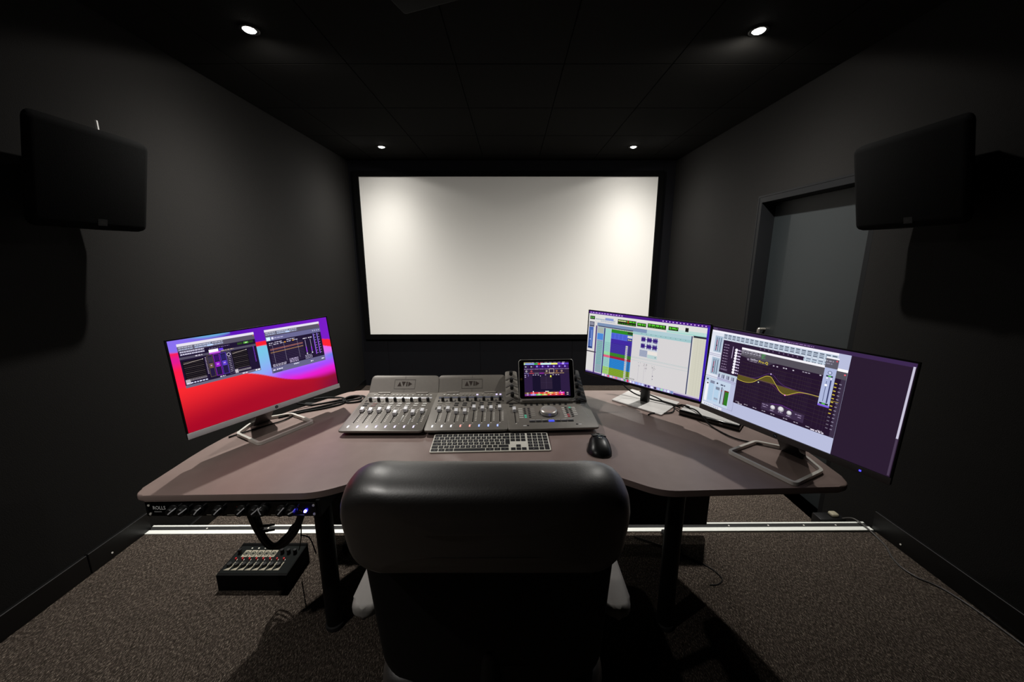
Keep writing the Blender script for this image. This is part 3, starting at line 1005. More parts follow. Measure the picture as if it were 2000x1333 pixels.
    # timeline
    cv.rect(0.43, 0.222, 0.884, 0.262, 'a8ccd0', 1)
    for k in range(4):
        cv.rect(0.43, 0.225 + k * 0.009, 0.884, 0.228 + k * 0.009, '88b4b8', 2)
    cv.dashes(0.50, 0.86, 0.236, 0.006, '607880', 3, 0.006, 0.01, 0.03)
    cv.rect(0.43, 0.262, 0.890, 0.96, 'd6d3d4', 1)
    cv.rect(0.500, 0.272, 0.645, 0.465, 'cfd6e0', 2)
    for row in (0.315, 0.410):
        x = 0.506
        while x < 0.642:
            seg = 0.506 <= x < 0.538 or 0.552 <= x < 0.592 or 0.600 <= x < 0.636
            amp = (0.018 + 0.028 * abs(math.sin(x * 330)) * random.uniform(0.6, 1.0)) if seg else 0.005
            cv.rect(x, row - amp, x + 0.0024, row + amp, '38207c', 3)
            x += 0.0024
        cv.line([(0.505, row), (0.643, row)], 0.001, '38207c', 3)
    cv.rect(0.500, 0.470, 0.565, 0.567, 'a8b0c4', 2); cv.rect(0.567, 0.470, 0.645, 0.52, 'e8e2dc', 2); cv.rect(0.567, 0.525, 0.645, 0.575, 'b8d0d0', 2)
    for k in range(8):
        cv.dashes(0.502, 0.563, 0.478 + k * 0.0115, 0.005, '8088a8', 3, 0.005, 0.012, 0.003)
    cv.disc(0.632, 0.548, 0.004, '606878', 3)
    for vv in (0.595, 0.607, 0.645):
        cv.line([(0.432, vv), (0.886, vv)], 0.0012, '88b8b8', 2)
    for k in range(34):
        x = random.choice([0.498, 0.505, 0.545, 0.56, 0.565, 0.62, 0.628, 0.61]) + random.uniform(-0.006, 0.012)
        v = random.uniform(0.66, 0.74)
        cv.rect(x, v, x + 0.0035, v + 0.006, ['605878', '486058', '705060'][k % 3], 3)
    for x, v0, v1 in ((0.503, 0.69, 0.93), (0.552, 0.70, 0.94), (0.622, 0.70, 0.88), (0.565, 0.70, 0.78)):
        cv.line([(x, v0), (x, v1)], 0.0010, '9088a0', 3)
    cv.disc(0.625, 0.82, 0.004, '605870', 3); cv.disc(0.626, 0.865, 0.003, '605870', 3)
    cv.rect(0.884, 0.17, 0.892, 0.955, '384064', 2)
    cv.rect(0.897, 0.172, 0.990, 0.955, 'd4d2c2', 1)
    cv.rect(0.897, 0.160, 0.990, 0.185, '2c3038', 2)
    k = 0.20
    while k < 0.95:
        cv.rect(0.905, k, 0.985, k + 0.0022, 'bcbaa8', 2)
        k += 0.0145
    for x in (0.93, 0.95, 0.968):
        cv.rect(x, 0.19, x + 0.0015, 0.95, 'c0beb0', 3)
    cv.rect(0.984, 0.02, 1.0, 1.0, '3a1cb0', 5)  # violet glow on the right bezel, painted as a strip of the display
    # dock row
    cv.rect(0, 0.957, 1, 1.0, 'c4b8d4', 1)
    cv.rect(0.0, 0.978, 1, 1.0, '3c2868', 2)
    cv.rect(0.17, 0.958, 0.80, 0.997, 'a89cd0', 3)
    cols = ['e8e8f0', 'f0d0d8', 'e04868', 'd8d8e0', 'f0b090', 'e8708c', 'b0b0b8', 'e8c0c0', '60b058', 'e02838', 'f0f0f4', 'd0dcf8', '90a8f0', 'b0c4ff', 'c8d8ff', '302860', '402c78', 'e8e8f8', '282438', 'b0c0e8', 'a0e0b0', 'c8d0e8', 'e0f0ff', '7090c0']
    for k, cl in enumerate(cols):
        cv.disc(0.184 + k * 0.0262, 0.978, 0.0098, cl, 4, 12)
    cv.rect(0.39, 0.925, 0.475, 0.94, '201c30', 3); cv.rect(0.394, 0.929, 0.471, 0.936, 'e0e0e0', 4)

def screen_right(cv):
    cv.rect(0, 0, 1, 1, '2a1c30', 0)
    cv.rect(0, 0, 1, 0.036, '3c2850', 1)
    cv.dashes(0.42, 0.60, 0.020, 0.010, '8868a0', 2)
    for k in range(3):
        cv.disc(0.012 + k * 0.009, 0.018, 0.003, '7a6890', 2)
    cv.rect(0, 0.036, 0.766, 1.0, 'b9bedd', 1)
    cv.rect(0, 0.036, 0.715, 0.058, 'f4f2fc', 2)
    cv.rect(0, 0.058, 0.715, 0.56, 'd2d8e8', 2)
    # channel strips along the top
    for k in range(22):
        u = 0.086 + k * 0.0286
        cv.rect(u, 0.060, u + 0.0262, 0.56, 'b8c8d8', 3)
        for r in range(5):
            cv.rect(u + 0.003, 0.068 + r * 0.018, u + 0.023, 0.078 + r * 0.018, ['505468', '8890a4', '606478', 'e0e4f0', '747a90'][r], 4)
        cv.rect(u + 0.003, 0.165, u + 0.012, 0.26, '7c8498', 4); cv.rect(u + 0.016, 0.165, u + 0.020, 0.26, '303448', 4)
    # left column of strips
    cv.rect(0.0, 0.058, 0.086, 1.0, 'e0e4f0', 3)
    for v0, v1 in ((0.10, 0.30), (0.37, 0.58)):
        cv.rect(0.028, v0, 0.084, v1, 'a8bcd0', 4)
        for x in (0.040, 0.054, 0.070):
            cv.rect(x, v0 + 0.02, x + 0.004, v1 - 0.01, '404860', 5)
        cv.rect(0.044, v0 + 0.05, 0.0475, v1 - 0.02, 'c05070', 6)
        cv.disc(0.045, (v0 * 0.4 + v1 * 0.6), 0.0045, '202028', 7)
    for v in (0.325, 0.345, 0.612):
        cv.rect(0.0, v, 0.225, v + 0.006, '9890b0', 5)
    for k in range(12):
        cv.rect(0.092 + k * 0.0112, 0.555, 0.1 + k * 0.0112, 0.60, ['606478', 'c8d0e0', '8890a8'][k % 3], 5)
    # master section, lower left
    cv.rect(0.006, 0.632, 0.186, 0.955, 'c4d4e8', 4)
    cv.rect(0.012, 0.69, 0.032, 0.94, 'f4f4f8', 5)
    cv.rect(0.038, 0.69, 0.072, 0.92, 'b0cce4', 5); cv.rect(0.080, 0.72, 0.112, 0.92, 'b4d0e8', 5)
    cv.rect(0.042, 0.665, 0.074, 0.700, '8088a0', 6); cv.rect(0.088, 0.725, 0.116, 0.76, '7c8498', 6); cv.rect(0.085, 0.865, 0.113, 0.89, '98a4b8', 6)
    for u, v in ((0.020, 0.66), (0.024, 0.71), (0.094, 0.68)):
        cv.disc(u, v, 0.006, '303448', 6)
    cv.dashes(0.118, 0.15, 0.685, 0.018, '586078', 6)
    cv.rect(0.128, 0.71, 0.134, 0.92, '384060', 6); cv.rect(0.140, 0.72, 0.143, 0.92, '8890a8', 6)
    cv.rect(0.128, 0.745, 0.136, 0.76, '902030', 7)
    cv.rect(0.150, 0.737, 0.182, 0.918, '2c7820', 6); cv.rect(0.150, 0.737, 0.182, 0.752, '702818', 7); cv.rect(0.150, 0.737, 0.157, 0.918, '604050', 7)
    cv.frame(0.006, 0.632, 0.222, 0.955, 0.0012, '706890', 6)
    cv.rect(0.0, 0.965, 0.15, 1.0, 'e4e6f0', 4)
    for k in range(8):
        cv.rect(0.02 + k * 0.014, 0.972, 0.029 + k * 0.014, 0.994, 'b0bcd0', 5)
    # dark browser window
    cv.rect(0.090, 0.134, 0.562, 0.530, '2b1b36', 6)
    for k in range(10):
        cv.dashes(0.100, 0.135, 0.185 + k * 0.034, 0.010, '8a7896', 7, 0.008, 0.016)
    cv.rect(0.096, 0.475, 0.145, 0.500, '5a4a66', 7)
    cv.rect(0.160, 0.19, 0.164, 0.33, 'b8a8c8', 7)
    for k in range(9):
        v = 0.222 + k * 0.034
        cv.disc(0.186, v, 0.0095, 'f8f4ff', 7, 12)
        cv.dashes(0.198, 0.222, v, 0.012, 'd8c8e8', 7)
    for k in range(9):
        cv.disc(0.33 + k * 0.024 + (0.01 if k > 3 else 0), 0.150, 0.0042, '6a5878', 7, 8)
    # equaliser window
    cv.rect(0.219, 0.175, 0.766, 0.842, '24142c', 8)
    cv.rect(0.219, 0.175, 0.766, 0.198, 'f4f2f8', 9)
    cv.rect(0.219, 0.198, 0.766, 0.272, '54505a', 9)
    for k, (a, bb) in enumerate(((0.222, 0.268), (0.272, 0.322), (0.326, 0.340), (0.344, 0.366))):
        for r in range(3):
            cv.dashes(a, bb, 0.208 + r * 0.018, 0.009, ['9c98a8', 'b8b4c4', '74707c'][r] if k < 3 else '50a058', 10, 0.010, 0.025)
    cv.poly([(0.219, 0.272), (0.255, 0.285), (0.275, 0.318), (0.385, 0.318), (0.410, 0.285), (0.43, 0.272)], '403848', 9)
    cv.text('fabfilter', 0.282, 0.296, 0.020, 'e8e0f0', 10, 0.95)
    cv.dashes(0.283, 0.322, 0.309, 0.006, '988ca0', 10)
    cv.disc(0.268, 0.296, 0.007, '8a7c94', 10)
    cv.text('Pro-Q', 0.332, 0.304, 0.027, 'f0d838', 10, 1.0)
    cv.text('3', 0.376, 0.288, 0.013, 'f0d838', 10, 1.0)
    for u, v in ((0.42, 0.30), (0.44, 0.30), (0.475, 0.297), (0.488, 0.297), (0.525, 0.297), (0.655, 0.28)):
        cv.rect(u - 0.004, v - 0.005, u + 0.004, v + 0.005, 'd8d0e0', 10)
    cv.dashes(0.57, 0.61, 0.287, 0.009, 'a8a0b0', 10)
    for k in range(11):
        v = 0.338 + k * 0.041
        cv.line([(0.235, v), (0.725, v)], 0.0007, '4a4030' if k != 4 else '6a5c38', 9)
    for dct in (0.25, 0.38, 0.51, 0.64):
        for q in (0, 0.3, 0.48, 0.6, 0.7, 0.78, 0.85, 0.9, 0.95):
            u = dct - 0.02 + q * 0.13
            if u < 0.72:
                cv.line([(u, 0.335), (u, 0.80)], 0.0005, '42344a', 9)
    ctrl = [(0.221, 0.552), (0.25, 0.562), (0.29, 0.558), (0.325, 0.530), (0.355, 0.480), (0.385, 0.435), (0.405, 0.424), (0.42, 0.430), (0.445, 0.482),
            (0.475, 0.548), (0.50, 0.570), (0.52, 0.565), (0.55, 0.528), (0.58, 0.502), (0.62, 0.492), (0.67, 0.490)]
    cs = [(p.x, p.y) for p in smooth_path([(a, c2, 0) for a, c2 in ctrl], 4)]
    mid = lambda u: 0.498 - 0.008 * (u - 0.22)
    for (a, c2), (e, g) in zip(cs, cs[1:]):
        cv.poly([(a, c2), (e, g), (e, mid(e)), (a, mid(a))], '5c5220', 10)
    cv.line(cs, 0.0024, 'e0cc50', 11)
    cv.line([(0.221, 0.498), (0.67, 0.488)], 0.0011, '8a5a78', 11)
    bump = [(0.30, 0.50), (0.34, 0.475), (0.37, 0.435), (0.395, 0.402), (0.414, 0.394), (0.43, 0.402), (0.455, 0.44), (0.49, 0.478), (0.55, 0.493)]
    cv.line([(p.x, p.y) for p in smooth_path([(a, c2, 0) for a, c2 in bump], 4)], 0.0012, '6a3a98', 11)
    dip = [(0.42, 0.50), (0.45, 0.525), (0.475, 0.556), (0.505, 0.575), (0.53, 0.562), (0.56, 0.53), (0.60, 0.50)]
    cv.line([(p.x, p.y) for p in smooth_path([(a, c2, 0) for a, c2 in dip], 4)], 0.0012, '8a3a78', 11)
    for u, v, cl in ((0.414, 0.394, 'e0c8ff'), (0.352, 0.520, 'd8e8d8'), (0.507, 0.575, 'ff90e8')):
        cv.disc(u, v, 0.0040, cl, 12, 10)
    for k in range(13):
        v = 0.318 + k * 0.037
        cv.rect(0.722, v, 0.733, v + 0.009, 'd8c040' if k < 9 else '706878', 10); cv.rect(0.742, v, 0.752, v + 0.008, '9088a0', 10)
    cv.line([(0.676, 0.498), (0.755, 0.494)], 0.0018, 'c8b448', 10)
    cv.rect(0.745, 0.272, 0.766, 0.842, '3c3046', 9)
    # knob panel
    cv.poly([(0.392, 0.728), (0.44, 0.712), (0.50, 0.690), (0.56, 0.708), (0.620, 0.716), (0.620, 0.800), (0.392, 0.800)], '3c2c48', 10)
    cv.line([(0.44, 0.712), (0.50, 0.690), (0.56, 0.708)], 0.0018, '8030b0', 11)
    for u, v, r in ((0.456, 0.745, 0.0135), (0.500, 0.735, 0.0165), (0.545, 0.745, 0.0135)):
        cv.disc(u, v, r, 'a8a4ac', 11, 20); cv.disc(u, v - 0.006, r * 0.72, 'e4e2e6', 12, 18)
        cv.dashes(u - 0.012, u + 0.012, v + 0.036, 0.007, 'b8a8c8', 11)
    for a, bb, v in ((0.396, 0.43, 0.742), (0.40, 0.425, 0.765), (0.575, 0.61, 0.735), (0.59, 0.61, 0.757)):
        cv.dashes(a, bb, v, 0.008, '9888a8', 11)
    for k, u in enumerate((0.235, 0.29, 0.345, 0.40, 0.45, 0.52, 0.575, 0.635, 0.69)):
        cv.dashes(u, u + 0.022, 0.818, 0.007, 'b8b0c0', 10)
    cv.dashes(0.25, 0.28, 0.832, 0.008, 'd0c8d8', 10); cv.dashes(0.66, 0.72, 0.830, 0.012, 'e8e0f0', 10)
    # small fader window
    cv.rect(0.666, 0.085, 0.722, 0.100, 'f4f4fa', 13); cv.rect(0.666, 0.100, 0.722, 0.190, '5c5a66', 13)
    cv.dashes(0.669, 0.70, 0.125, 0.012, '9a98a8', 14); cv.dashes(0.669, 0.70, 0.15, 0.012, '88869a', 14); cv.disc(0.714, 0.115, 0.004, 'e05060', 14)
    cv.rect(0.668, 0.190, 0.720, 0.572, 'aeb8dc', 13); cv.rect(0.668, 0.555, 0.720, 0.572, '7a58d8', 14)
    cv.disc(0.694, 0.235, 0.010, '5a6488', 14, 16); cv.disc(0.694, 0.235, 0.007, 'c8d0ec', 15, 16)
    cv.rect(0.680, 0.262, 0.710, 0.276, '20283c', 14); cv.rect(0.690, 0.264, 0.702, 0.274, '58d048', 15)
    cv.disc(0.686, 0.29, 0.004, 'f4f4ff', 14); cv.disc(0.704, 0.29, 0.004, 'f4f4ff', 14)
    cv.rect(0.686, 0.32, 0.6885, 0.52, '404c74', 14); cv.rect(0.702, 0.305, 0.708, 0.53, '38406c', 14)
    cv.disc(0.687, 0.36, 0.0065, 'f8f8ff', 15); cv.rect(0.674, 0.535, 0.714, 0.552, '1c2438', 15); cv.rect(0.686, 0.538, 0.70, 0.549, '58d048', 16)
    cv.rect(0.724, 0.178, 0.766, 0.200, 'ffffff', 13); cv.disc(0.757, 0.225, 0.0042, 'f06878', 13)
    cv.rect(0.989, 0.030, 0.997, 0.655, 'c8c4d8', 2); cv.rect(0.989, 0.655, 0.997, 0.99, '4a3c52', 2)

monL = monitor('desktop_monitor', 'silver-chinned monitor showing red and purple wallpaper on the left of the desk',
               (-1.201, 1.219, -0.289), (0.482, 0.876, 0.004), (0.121, -0.051, -0.991), 0.531, screen_left, M_SILVER, 'loop')
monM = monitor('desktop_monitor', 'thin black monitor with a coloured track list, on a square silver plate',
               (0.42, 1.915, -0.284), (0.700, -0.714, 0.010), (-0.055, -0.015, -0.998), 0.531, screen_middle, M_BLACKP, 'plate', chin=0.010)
monR = monitor('desktop_monitor', 'dark-chinned monitor showing a purple equaliser curve at the right end of the desk',
               (0.844, 1.480, -0.286), (0.440, -0.898, 0.004), (-0.073, -0.017, -0.997), 0.531, screen_right, M_DARKCHIN, 'loop', led=True)

# ------------------------------------------------------------------ control surfaces
def deck(y, y1, z0, z1):
    return z0 + (z1 - z0) * y / y1

def avid_mark(cv, u0, v0, u1, v1, col, L):
    w_ = u1 - u0
    cv.poly([(u0, v1), (u0 + w_ * 0.14, v0), (u0 + w_ * 0.28, v1)], col, L)
    cv.poly([(u0 + w_ * 0.27, v0), (u0 + w_ * 0.55, v0), (u0 + w_ * 0.41, v1)], col, L)
    cv.rect(u0 + w_ * 0.60, v0, u0 + w_ * 0.68, v1, col, L)
    cv.poly([(u0 + w_ * 0.74, v0), (u0 + w_, (v0 + v1) / 2), (u0 + w_ * 0.74, v1)], col, L)

def shared(bm, name, m):
    me = mesh_of(bm, name)
    me.materials.append(m)
    return me
b = bm_(); box(b, (0.0088, 0.0062, 0.0030), (0, 0, 0.0015), 0.0006, 1); ME_SMALLB = shared(b, 'small_button', M_BTN_W)
b = bm_(); box(b, (0.0180, 0.0075, 0.0024), (0, 0, 0.0012), 0.0008, 1); ME_WIDEB = shared(b, 'wide_button', M_BTN_G)
b = bm_(); box(b, (0.0062, 0.0045, 0.0018), (0, 0, 0.0009), 0.0006, 1); ME_TINYB = shared(b, 'tiny_button', M_BTN_G)
b = bm_(); lathe(b, [(0, 0), (0.0066, 0), (0.0064, 0.015), (0.0054, 0.0165), (0, 0.0168)], 16); ME_KNOB = shared(b, 'encoder_knob', M_KNOB)
b = bm_(); bx(b, -0.0015, 0.0015, -0.055, 0.055, 0, 0.0005); ME_SLOT = shared(b, 'fader_slot', M_GLOSS)
b = bm_()
prof = [(-0.0125, 0), (-0.0115, 0.012), (-0.004, 0.0092), (0.004, 0.0092), (0.0115, 0.0125), (0.0125, 0.0)]
prism(b, prof, -0.0066, 0.0066, 0.0008, 1)
bmesh.ops.transform(b, matrix=Matrix(((0, 0, 1, 0), (1, 0, 0, 0), (0, 1, 0, 0), (0, 0, 0, 1))), verts=b.verts)
bx(b, -0.0015, 0.0015, -0.004, 0.004, -0.004, 0.002)
ME_CAP = shared(b, 'fader_cap', M_WHITECAP)
b = bm_(); box(b, (0.0054, 0.0135, 0.0008), (0, 0, 0.0004)); ME_LED = shared(b, 'channel_light', M_LEDW)

def control_surface(label, loc, yaw, caps, leds, lit):
    W_, D_, z0, z1 = 0.314, 0.312, 0.024, 0.054
    t = thing('fader_controller', label, 'fader controller', loc, yaw, 'fader controllers on the mixing desk')
    ang = math.atan2(z1 - z0, D_)
    Md = T(0, 0, z0) @ RX(ang)
    hw = W_ / 2
    b = bm_()
    out = round_poly([(-hw, 0), (hw, 0), (hw, D_), (-hw, D_)], [0.012, 0.012, 0.003, 0.003], 4)
    prism(b, out, -0.008, 0.0, 0.0022, 2)
    obj('top_plate', b, M_GREYBODY, t, mtx=Md)
    b = bm_()
    prof = [(0.03, 0.0), (D_ - 0.01, 0.0), (D_ - 0.01, z1 - 0.006), (0.025, z0 - 0.006)]
    prism(b, prof, -hw + 0.012, hw - 0.012, 0.001, 1)
    bmesh.ops.transform(b, matrix=Matrix(((0, 0, 1, 0), (1, 0, 0, 0), (0, 1, 0, 0), (0, 0, 0, 1))), verts=b.verts)
    obj('base', b, M_BLACKP, t)
    # fold-up rear shelf with the triangular mark
    Ms = Md @ T(0, D_ + 0.001, 0.0) @ RX(R(46))
    b = bm_()
    prism(b, round_poly([(-hw, 0), (hw, 0), (hw - 0.002, 0.082), (-hw + 0.002, 0.082)], [0.001, 0.001, 0.020, 0.020], 5), -0.007, 0.0, 0.0015, 2)
    sf = obj('tablet_shelf', b, M_GREYBODY, t, mtx=Ms)
    b = bm_()
    bar_loop(b, [(-0.047, 0.018, 0), (0.047, 0.018, 0), (0.047, 0.062, 0), (-0.047, 0.062, 0)], 0.0008, 0.0007)
    obj('badge_frame', b, M_RECESS, sf)
    cv = Canvas(0.066, 0.022, 0.0001, 0.0006, flat=True)
    avid_mark(cv, 0.0, 0.0, 1.0, 1.0, '3a322e', 0)
    obj('badge_lettering', cv.mesh('badge_lettering', M_PRINT), None, sf, loc=(0, 0.041, 0))
    for ya, yb_ in ((0.0, 0.016), (0.066, 0.08)):
        b = bm_(); bx(b, -0.0004, 0.0004, ya, yb_, 0, 0.0004)
        obj('shelf_seam', b, M_RECESS, sf, False)
    for x in (-0.085, 0.085):
        b = bm_(); bx(b, x - 0.028, x + 0.028, -0.010, 0.003, -0.001, 0.003, 0.001, 1)
        obj('shelf_hinge', b, M_GREYBODY, t, mtx=Md @ T(0, D_, 0))
    def at(u, v, dz=0.0):
        return Md @ Vector(((u - 0.5) * W_, (1 - v) * D_, dz))
    eu = (ang, 0, 0)
    # top row of function buttons and glossy meter strip
    for k, u in enumerate((0.118, 0.175, 0.254, 0.304, 0.385, 0.436, 0.484, 0.535, 0.586, 0.66, 0.74, 0.788, 0.861, 0.915)):
        inst('function_button', ME_SMALLB, t, at(u, 0.088), eu, m=M_LEDV if (not lit and k in (8, 12, 13)) else (M_BTN_W if lit or k < 4 else M_BTN_G))
    b = bm_(); bx(b, -0.45 * W_, 0.445 * W_, 0.814 * D_, 0.862 * D_, 0, 0.0012, 0.0004, 1)
    obj('meter_strip', b, mat('bright_meter_glass' if lit else 'dark_meter_glass', 'd8d8dc' if lit else '5a5c68', 0.18, 0.5 if lit else 0.0), t, mtx=Md)
    for k in range(8):
        u = 0.115 + k * 0.113
        inst('encoder_knob', ME_KNOB, t, at(u + 0.004, 0.257), eu)
        for dv in (0.246, 0.278):
            inst('tiny_button', ME_TINYB, t, at(u - 0.052, dv), eu, m=M_BTN_D if not lit else (M_BTN_D if k < 1 else M_BTN_G))
        for q, dv in enumerate((0.334, 0.388)):
            mm = (M_BTN_D if k == 0 else M_REDDIM if k == 1 else M_BTN_G if k == 2 else M_BTN_W) if lit else (M_BTN_G if k < 2 else M_BTN_D)
            inst('channel_button', ME_WIDEB, t, at(u - 0.022 - 0.003 * q, dv), eu, m=mm)
        for dv in (0.454, 0.488):
            inst('tiny_button', ME_TINYB, t, at(u - 0.055, dv), eu, m=M_BTN_D if (not lit or k < 4) else M_BTN_W)
        inst('fader_slot', ME_SLOT, t, at(u, 0.65), eu)
        inst('fader_cap', ME_CAP, t, at(u - 0.004, caps[k], 0.002), eu)
        inst('channel_light', ME_LED, t, at(u - 0.029, 0.906), eu, m=leds[k])
    cv = Canvas(W_, D_, 0.0001, 0.0003, flat=True)
    for k in range(8):
        u = 0.115 + k * 0.113
        for q in range(9):
            cv.rect(u + 0.026, 0.49 + q * 0.036, u + 0.046, 0.500 + q * 0.036, 'f0ece4', 0)
        cv.disc(u, 0.84, 0.0085, 'd8d4cc', 0, 8); cv.disc(u, 0.462, 0.006, 'c8c4bc', 0, 8)
        cv.rect(u - 0.03, 0.872, u - 0.008, 0.878, 'e0e0e8', 0)
        cv.rect(u - 0.03, 0.178, u + 0.03, 0.183, '2c2c30', 0)
    tag(obj('scale_print', cv.mesh('scale_print', M_PRINT), None, t, mtx=Md @ T(0, D_ / 2, 0)), kind='stuff')
    return t

control_surface('grey eight-fader controller with all white lights, leftmost of the row', (-0.4925, 1.243, DZT), 0.0,
                (0.535, 0.555, 0.542, 0.522, 0.614, 0.523, 0.601, 0.563), [M_LEDW] + [M_LEDV] * 7, True)
control_surface('grey eight-fader controller with red and blue channel lights, beside the tablet dock', (-0.1725, 1.2505, DZT), R(2.0),
                (0.53, 0.523, 0.584, 0.594, 0.497, 0.524, 0.518, 0.505), [M_LEDW, M_LEDW, M_LEDW, M_LEDR, M_LEDR, M_LEDB, M_LEDB, M_LEDB], False)

# ---- tablet dock with the jog wheel
def tablet_dock():
    W_, D_, z0, z1 = 0.350, 0.205, 0.024, 0.044
    t = thing('tablet_dock', 'grey tablet dock controller with a silver jog wheel and side knobs', 'controller', (0.160, 1.264, DZT), R(3.2))
    ang = math.atan2(z1 - z0, D_)
    Md = T(0, 0, z0) @ RX(ang)
    hw = W_ / 2
    b = bm_()
    prism(b, round_poly([(-hw, 0), (hw, 0), (hw, D_), (-hw, D_)], [0.012, 0.016, 0.002, 0.002], 4), -0.008, 0, 0.0022, 2)
    obj('top_plate', b, M_GREYBODY, t, mtx=Md)
    b = bm_()
    prof = [(0.03, 0), (0.36, 0), (0.36, 0.105), (D_, z1 - 0.006), (0.025, z0 - 0.006)]
    prism(b, prof, -hw + 0.014, hw - 0.014, 0.001, 1)
    bmesh.ops.transform(b, matrix=Matrix(((0, 0, 1, 0), (1, 0, 0, 0), (0, 1, 0, 0), (0, 0, 0, 1))), verts=b.verts)
    obj('base', b, M_BLACKP, t)
    # two raised wings with chevron ribs and knobs
    for s in (-1, 1):
        Mw = Md @ T(s * (hw - 0.029), D_ - 0.004, 0.0) @ RX(R(23))
        b = bm_()
        prism(b, round_poly([(-0.029, 0), (0.029, 0), (0.027, 0.185), (-0.027, 0.185)], [0.001, 0.001, 0.010, 0.010], 4), -0.010, 0.004, 0.002, 2)
        wg = obj('side_wing', b, M_GREYBODY if s < 0 else M_GREYDARK, t, mtx=Mw)
        for k in range(4):
            yb = 0.030 + k * 0.042
            b = bm_()
            prism(b, [(-0.026, yb - 0.020), (0, yb - 0.002), (0.026, yb - 0.020), (0.026, yb - 0.030), (0, yb - 0.012), (-0.026, yb - 0.030)], 0.003, 0.0065, 0.0008, 1)
            obj('chevron_rib', b, M_GREYDARK, wg)
            o = inst('side_knob', ME_KNOB, wg, (0, yb + 0.008, 0.004), (0, 0, 0), (1.25, 1.25, 1.2))
    # tablet rest
    b = bm_(); bx(b, -hw + 0.060, hw - 0.060, D_ - 0.012, D_ + 0.004, -0.001, 0.012, 0.002, 2)
    obj('tablet_rest', b, M_GREYBODY, t, mtx=Md)
    b = bm_(); bx(b, -hw + 0.060, hw - 0.060, D_ + 0.0, D_ + 0.17, -0.012, 0.004, 0.002, 1)
    obj('cradle_bed', b, M_GREYDARK, t, mtx=Md)
    def at(u, v, dz=0.0):
        return Md @ Vector(((u - 0.5) * W_, (1 - v) * D_, dz))
    eu = (ang, 0, 0)
    b = bm_(); lathe(b, [(0, 0), (0.0345, 0), (0.0345, 0.006), (0.033, 0.014), (0.029, 0.0165), (0.026, 0.0155), (0, 0.0150)], 40)
    jw = obj('jog_wheel', b, M_JOG, t, mtx=Md @ T((0.488 - 0.5) * W_, (1 - 0.43) * D_, 0.0005))
    b = bm_(); lathe(b, [(0, 0), (0.0375, 0), (0.0375, 0.0012), (0, 0.0012)], 40)
    obj('wheel_ring', b, M_BTN_D, t, mtx=Md @ T((0.488 - 0.5) * W_, (1 - 0.43) * D_, 0.0))
    # fader
    inst('fader_slot', ME_SLOT, t, at(0.092, 0.55), eu, (1, 0.9, 1)); inst('fader_cap', ME_CAP, t, at(0.090, 0.335, 0.002), eu)
    for v in (0.066, 0.150):
        inst('channel_button', ME_WIDEB, t, at(0.062, v), eu, m=M_BTN_D)
    # button columns
    for r in range(6):
        v = 0.248 + r * 0.068
        inst('side_button', ME_TINYB, t, at(0.213, v), eu, (1.5, 1.5, 1), M_GREEN if r > 3 else M_BTN_D)
        inst('side_button', ME_TINYB, t, at(0.262, v), eu, (1.5, 1.5, 1), M_BTN_D)
        inst('side_button', ME_TINYB, t, at(0.709, v), eu, (1.5, 1.5, 1), M_RED if r > 3 else M_BTN_D)
        inst('side_button', ME_TINYB, t, at(0.757, v), eu, (1.5, 1.5, 1), M_GREEN if r == 0 else M_BTN_D)
    for k in range(8):
        for v in (0.053, 0.115):
            inst('soft_key', ME_SMALLB, t, at(0.236 + k * 0.070, v), eu, (1.1, 1.1, 1), M_BTN_D)
    for k in range(7):
        inst('transport_button', ME_WIDEB, t, at(0.277 + k * 0.072, 0.745), eu, (1.25, 1.7, 1.2), M_BLUE if k == 3 else M_BTN_D)
    for u, v in ((0.221, 0.885), (0.764, 0.875)):
        inst('locate_button', ME_TINYB, t, at(u, v), eu, (1.2, 1.2, 1), M_BTN_D)
    b = bm_(); lathe(b, [(0, 0), (0.008, 0), (0.0075, 0.016), (0.006, 0.018), (0, 0.018)], 18)
    obj('monitor_knob', b, M_KNOB, t, mtx=Md @ T(0.40 * W_, 0.95 * D_, 0.0005))
    cv = Canvas(W_, D_, 0.0001, 0.0003, flat=True)
    for r in range(6):
        v = 0.248 + r * 0.068
        for a, bb in ((0.140, 0.188), (0.660, 0.692)):
            cv.rect(a, v - 0.012, bb, v + 0.010, 'd8d6d0', 0)
        if r < 5:
            cv.rect(0.284, v - 0.010, 0.330, v + 0.002, 'b0aca4', 0); cv.rect(0.778, v - 0.012, 0.820, v + 0.008, 'd8d6d0', 0)
    for k in range(7):
        cv.rect(0.248 + k * 0.072, 0.690, 0.308 + k * 0.072, 0.706, 'd8d8d8', 0)
    cv.rect(0.170, 0.875, 0.205, 0.892, 'e8e8e8', 0); cv.rect(0.785, 0.868, 0.815, 0.885, 'e8e8e8', 0)
    cv.rect(0.90, 0.130, 0.95, 0.140, 'd8d8d8', 0)
    for k in range(8):
        cv.disc(0.905 + 0.004 * k, 0.22 + k * 0.055, 0.003, 'b8b8c0', 0, 6)
        cv.rect(0.112, 0.40 + k * 0.045, 0.130, 0.408 + k * 0.045, 'b8b4ac', 0)
    cv.disc(0.096, 0.80, 0.008, 'd8d4cc', 0, 8)
    for k in range(7):
        cv.disc(0.44 + k * 0.025, 0.64, 0.0025, 'c8c4bc', 0, 6)
    tag(obj('legend_print', cv.mesh('legend_print', M_PRINT), None, t, mtx=Md @ T(0, D_ / 2, 0)), kind='stuff')
    return t
tablet_dock()

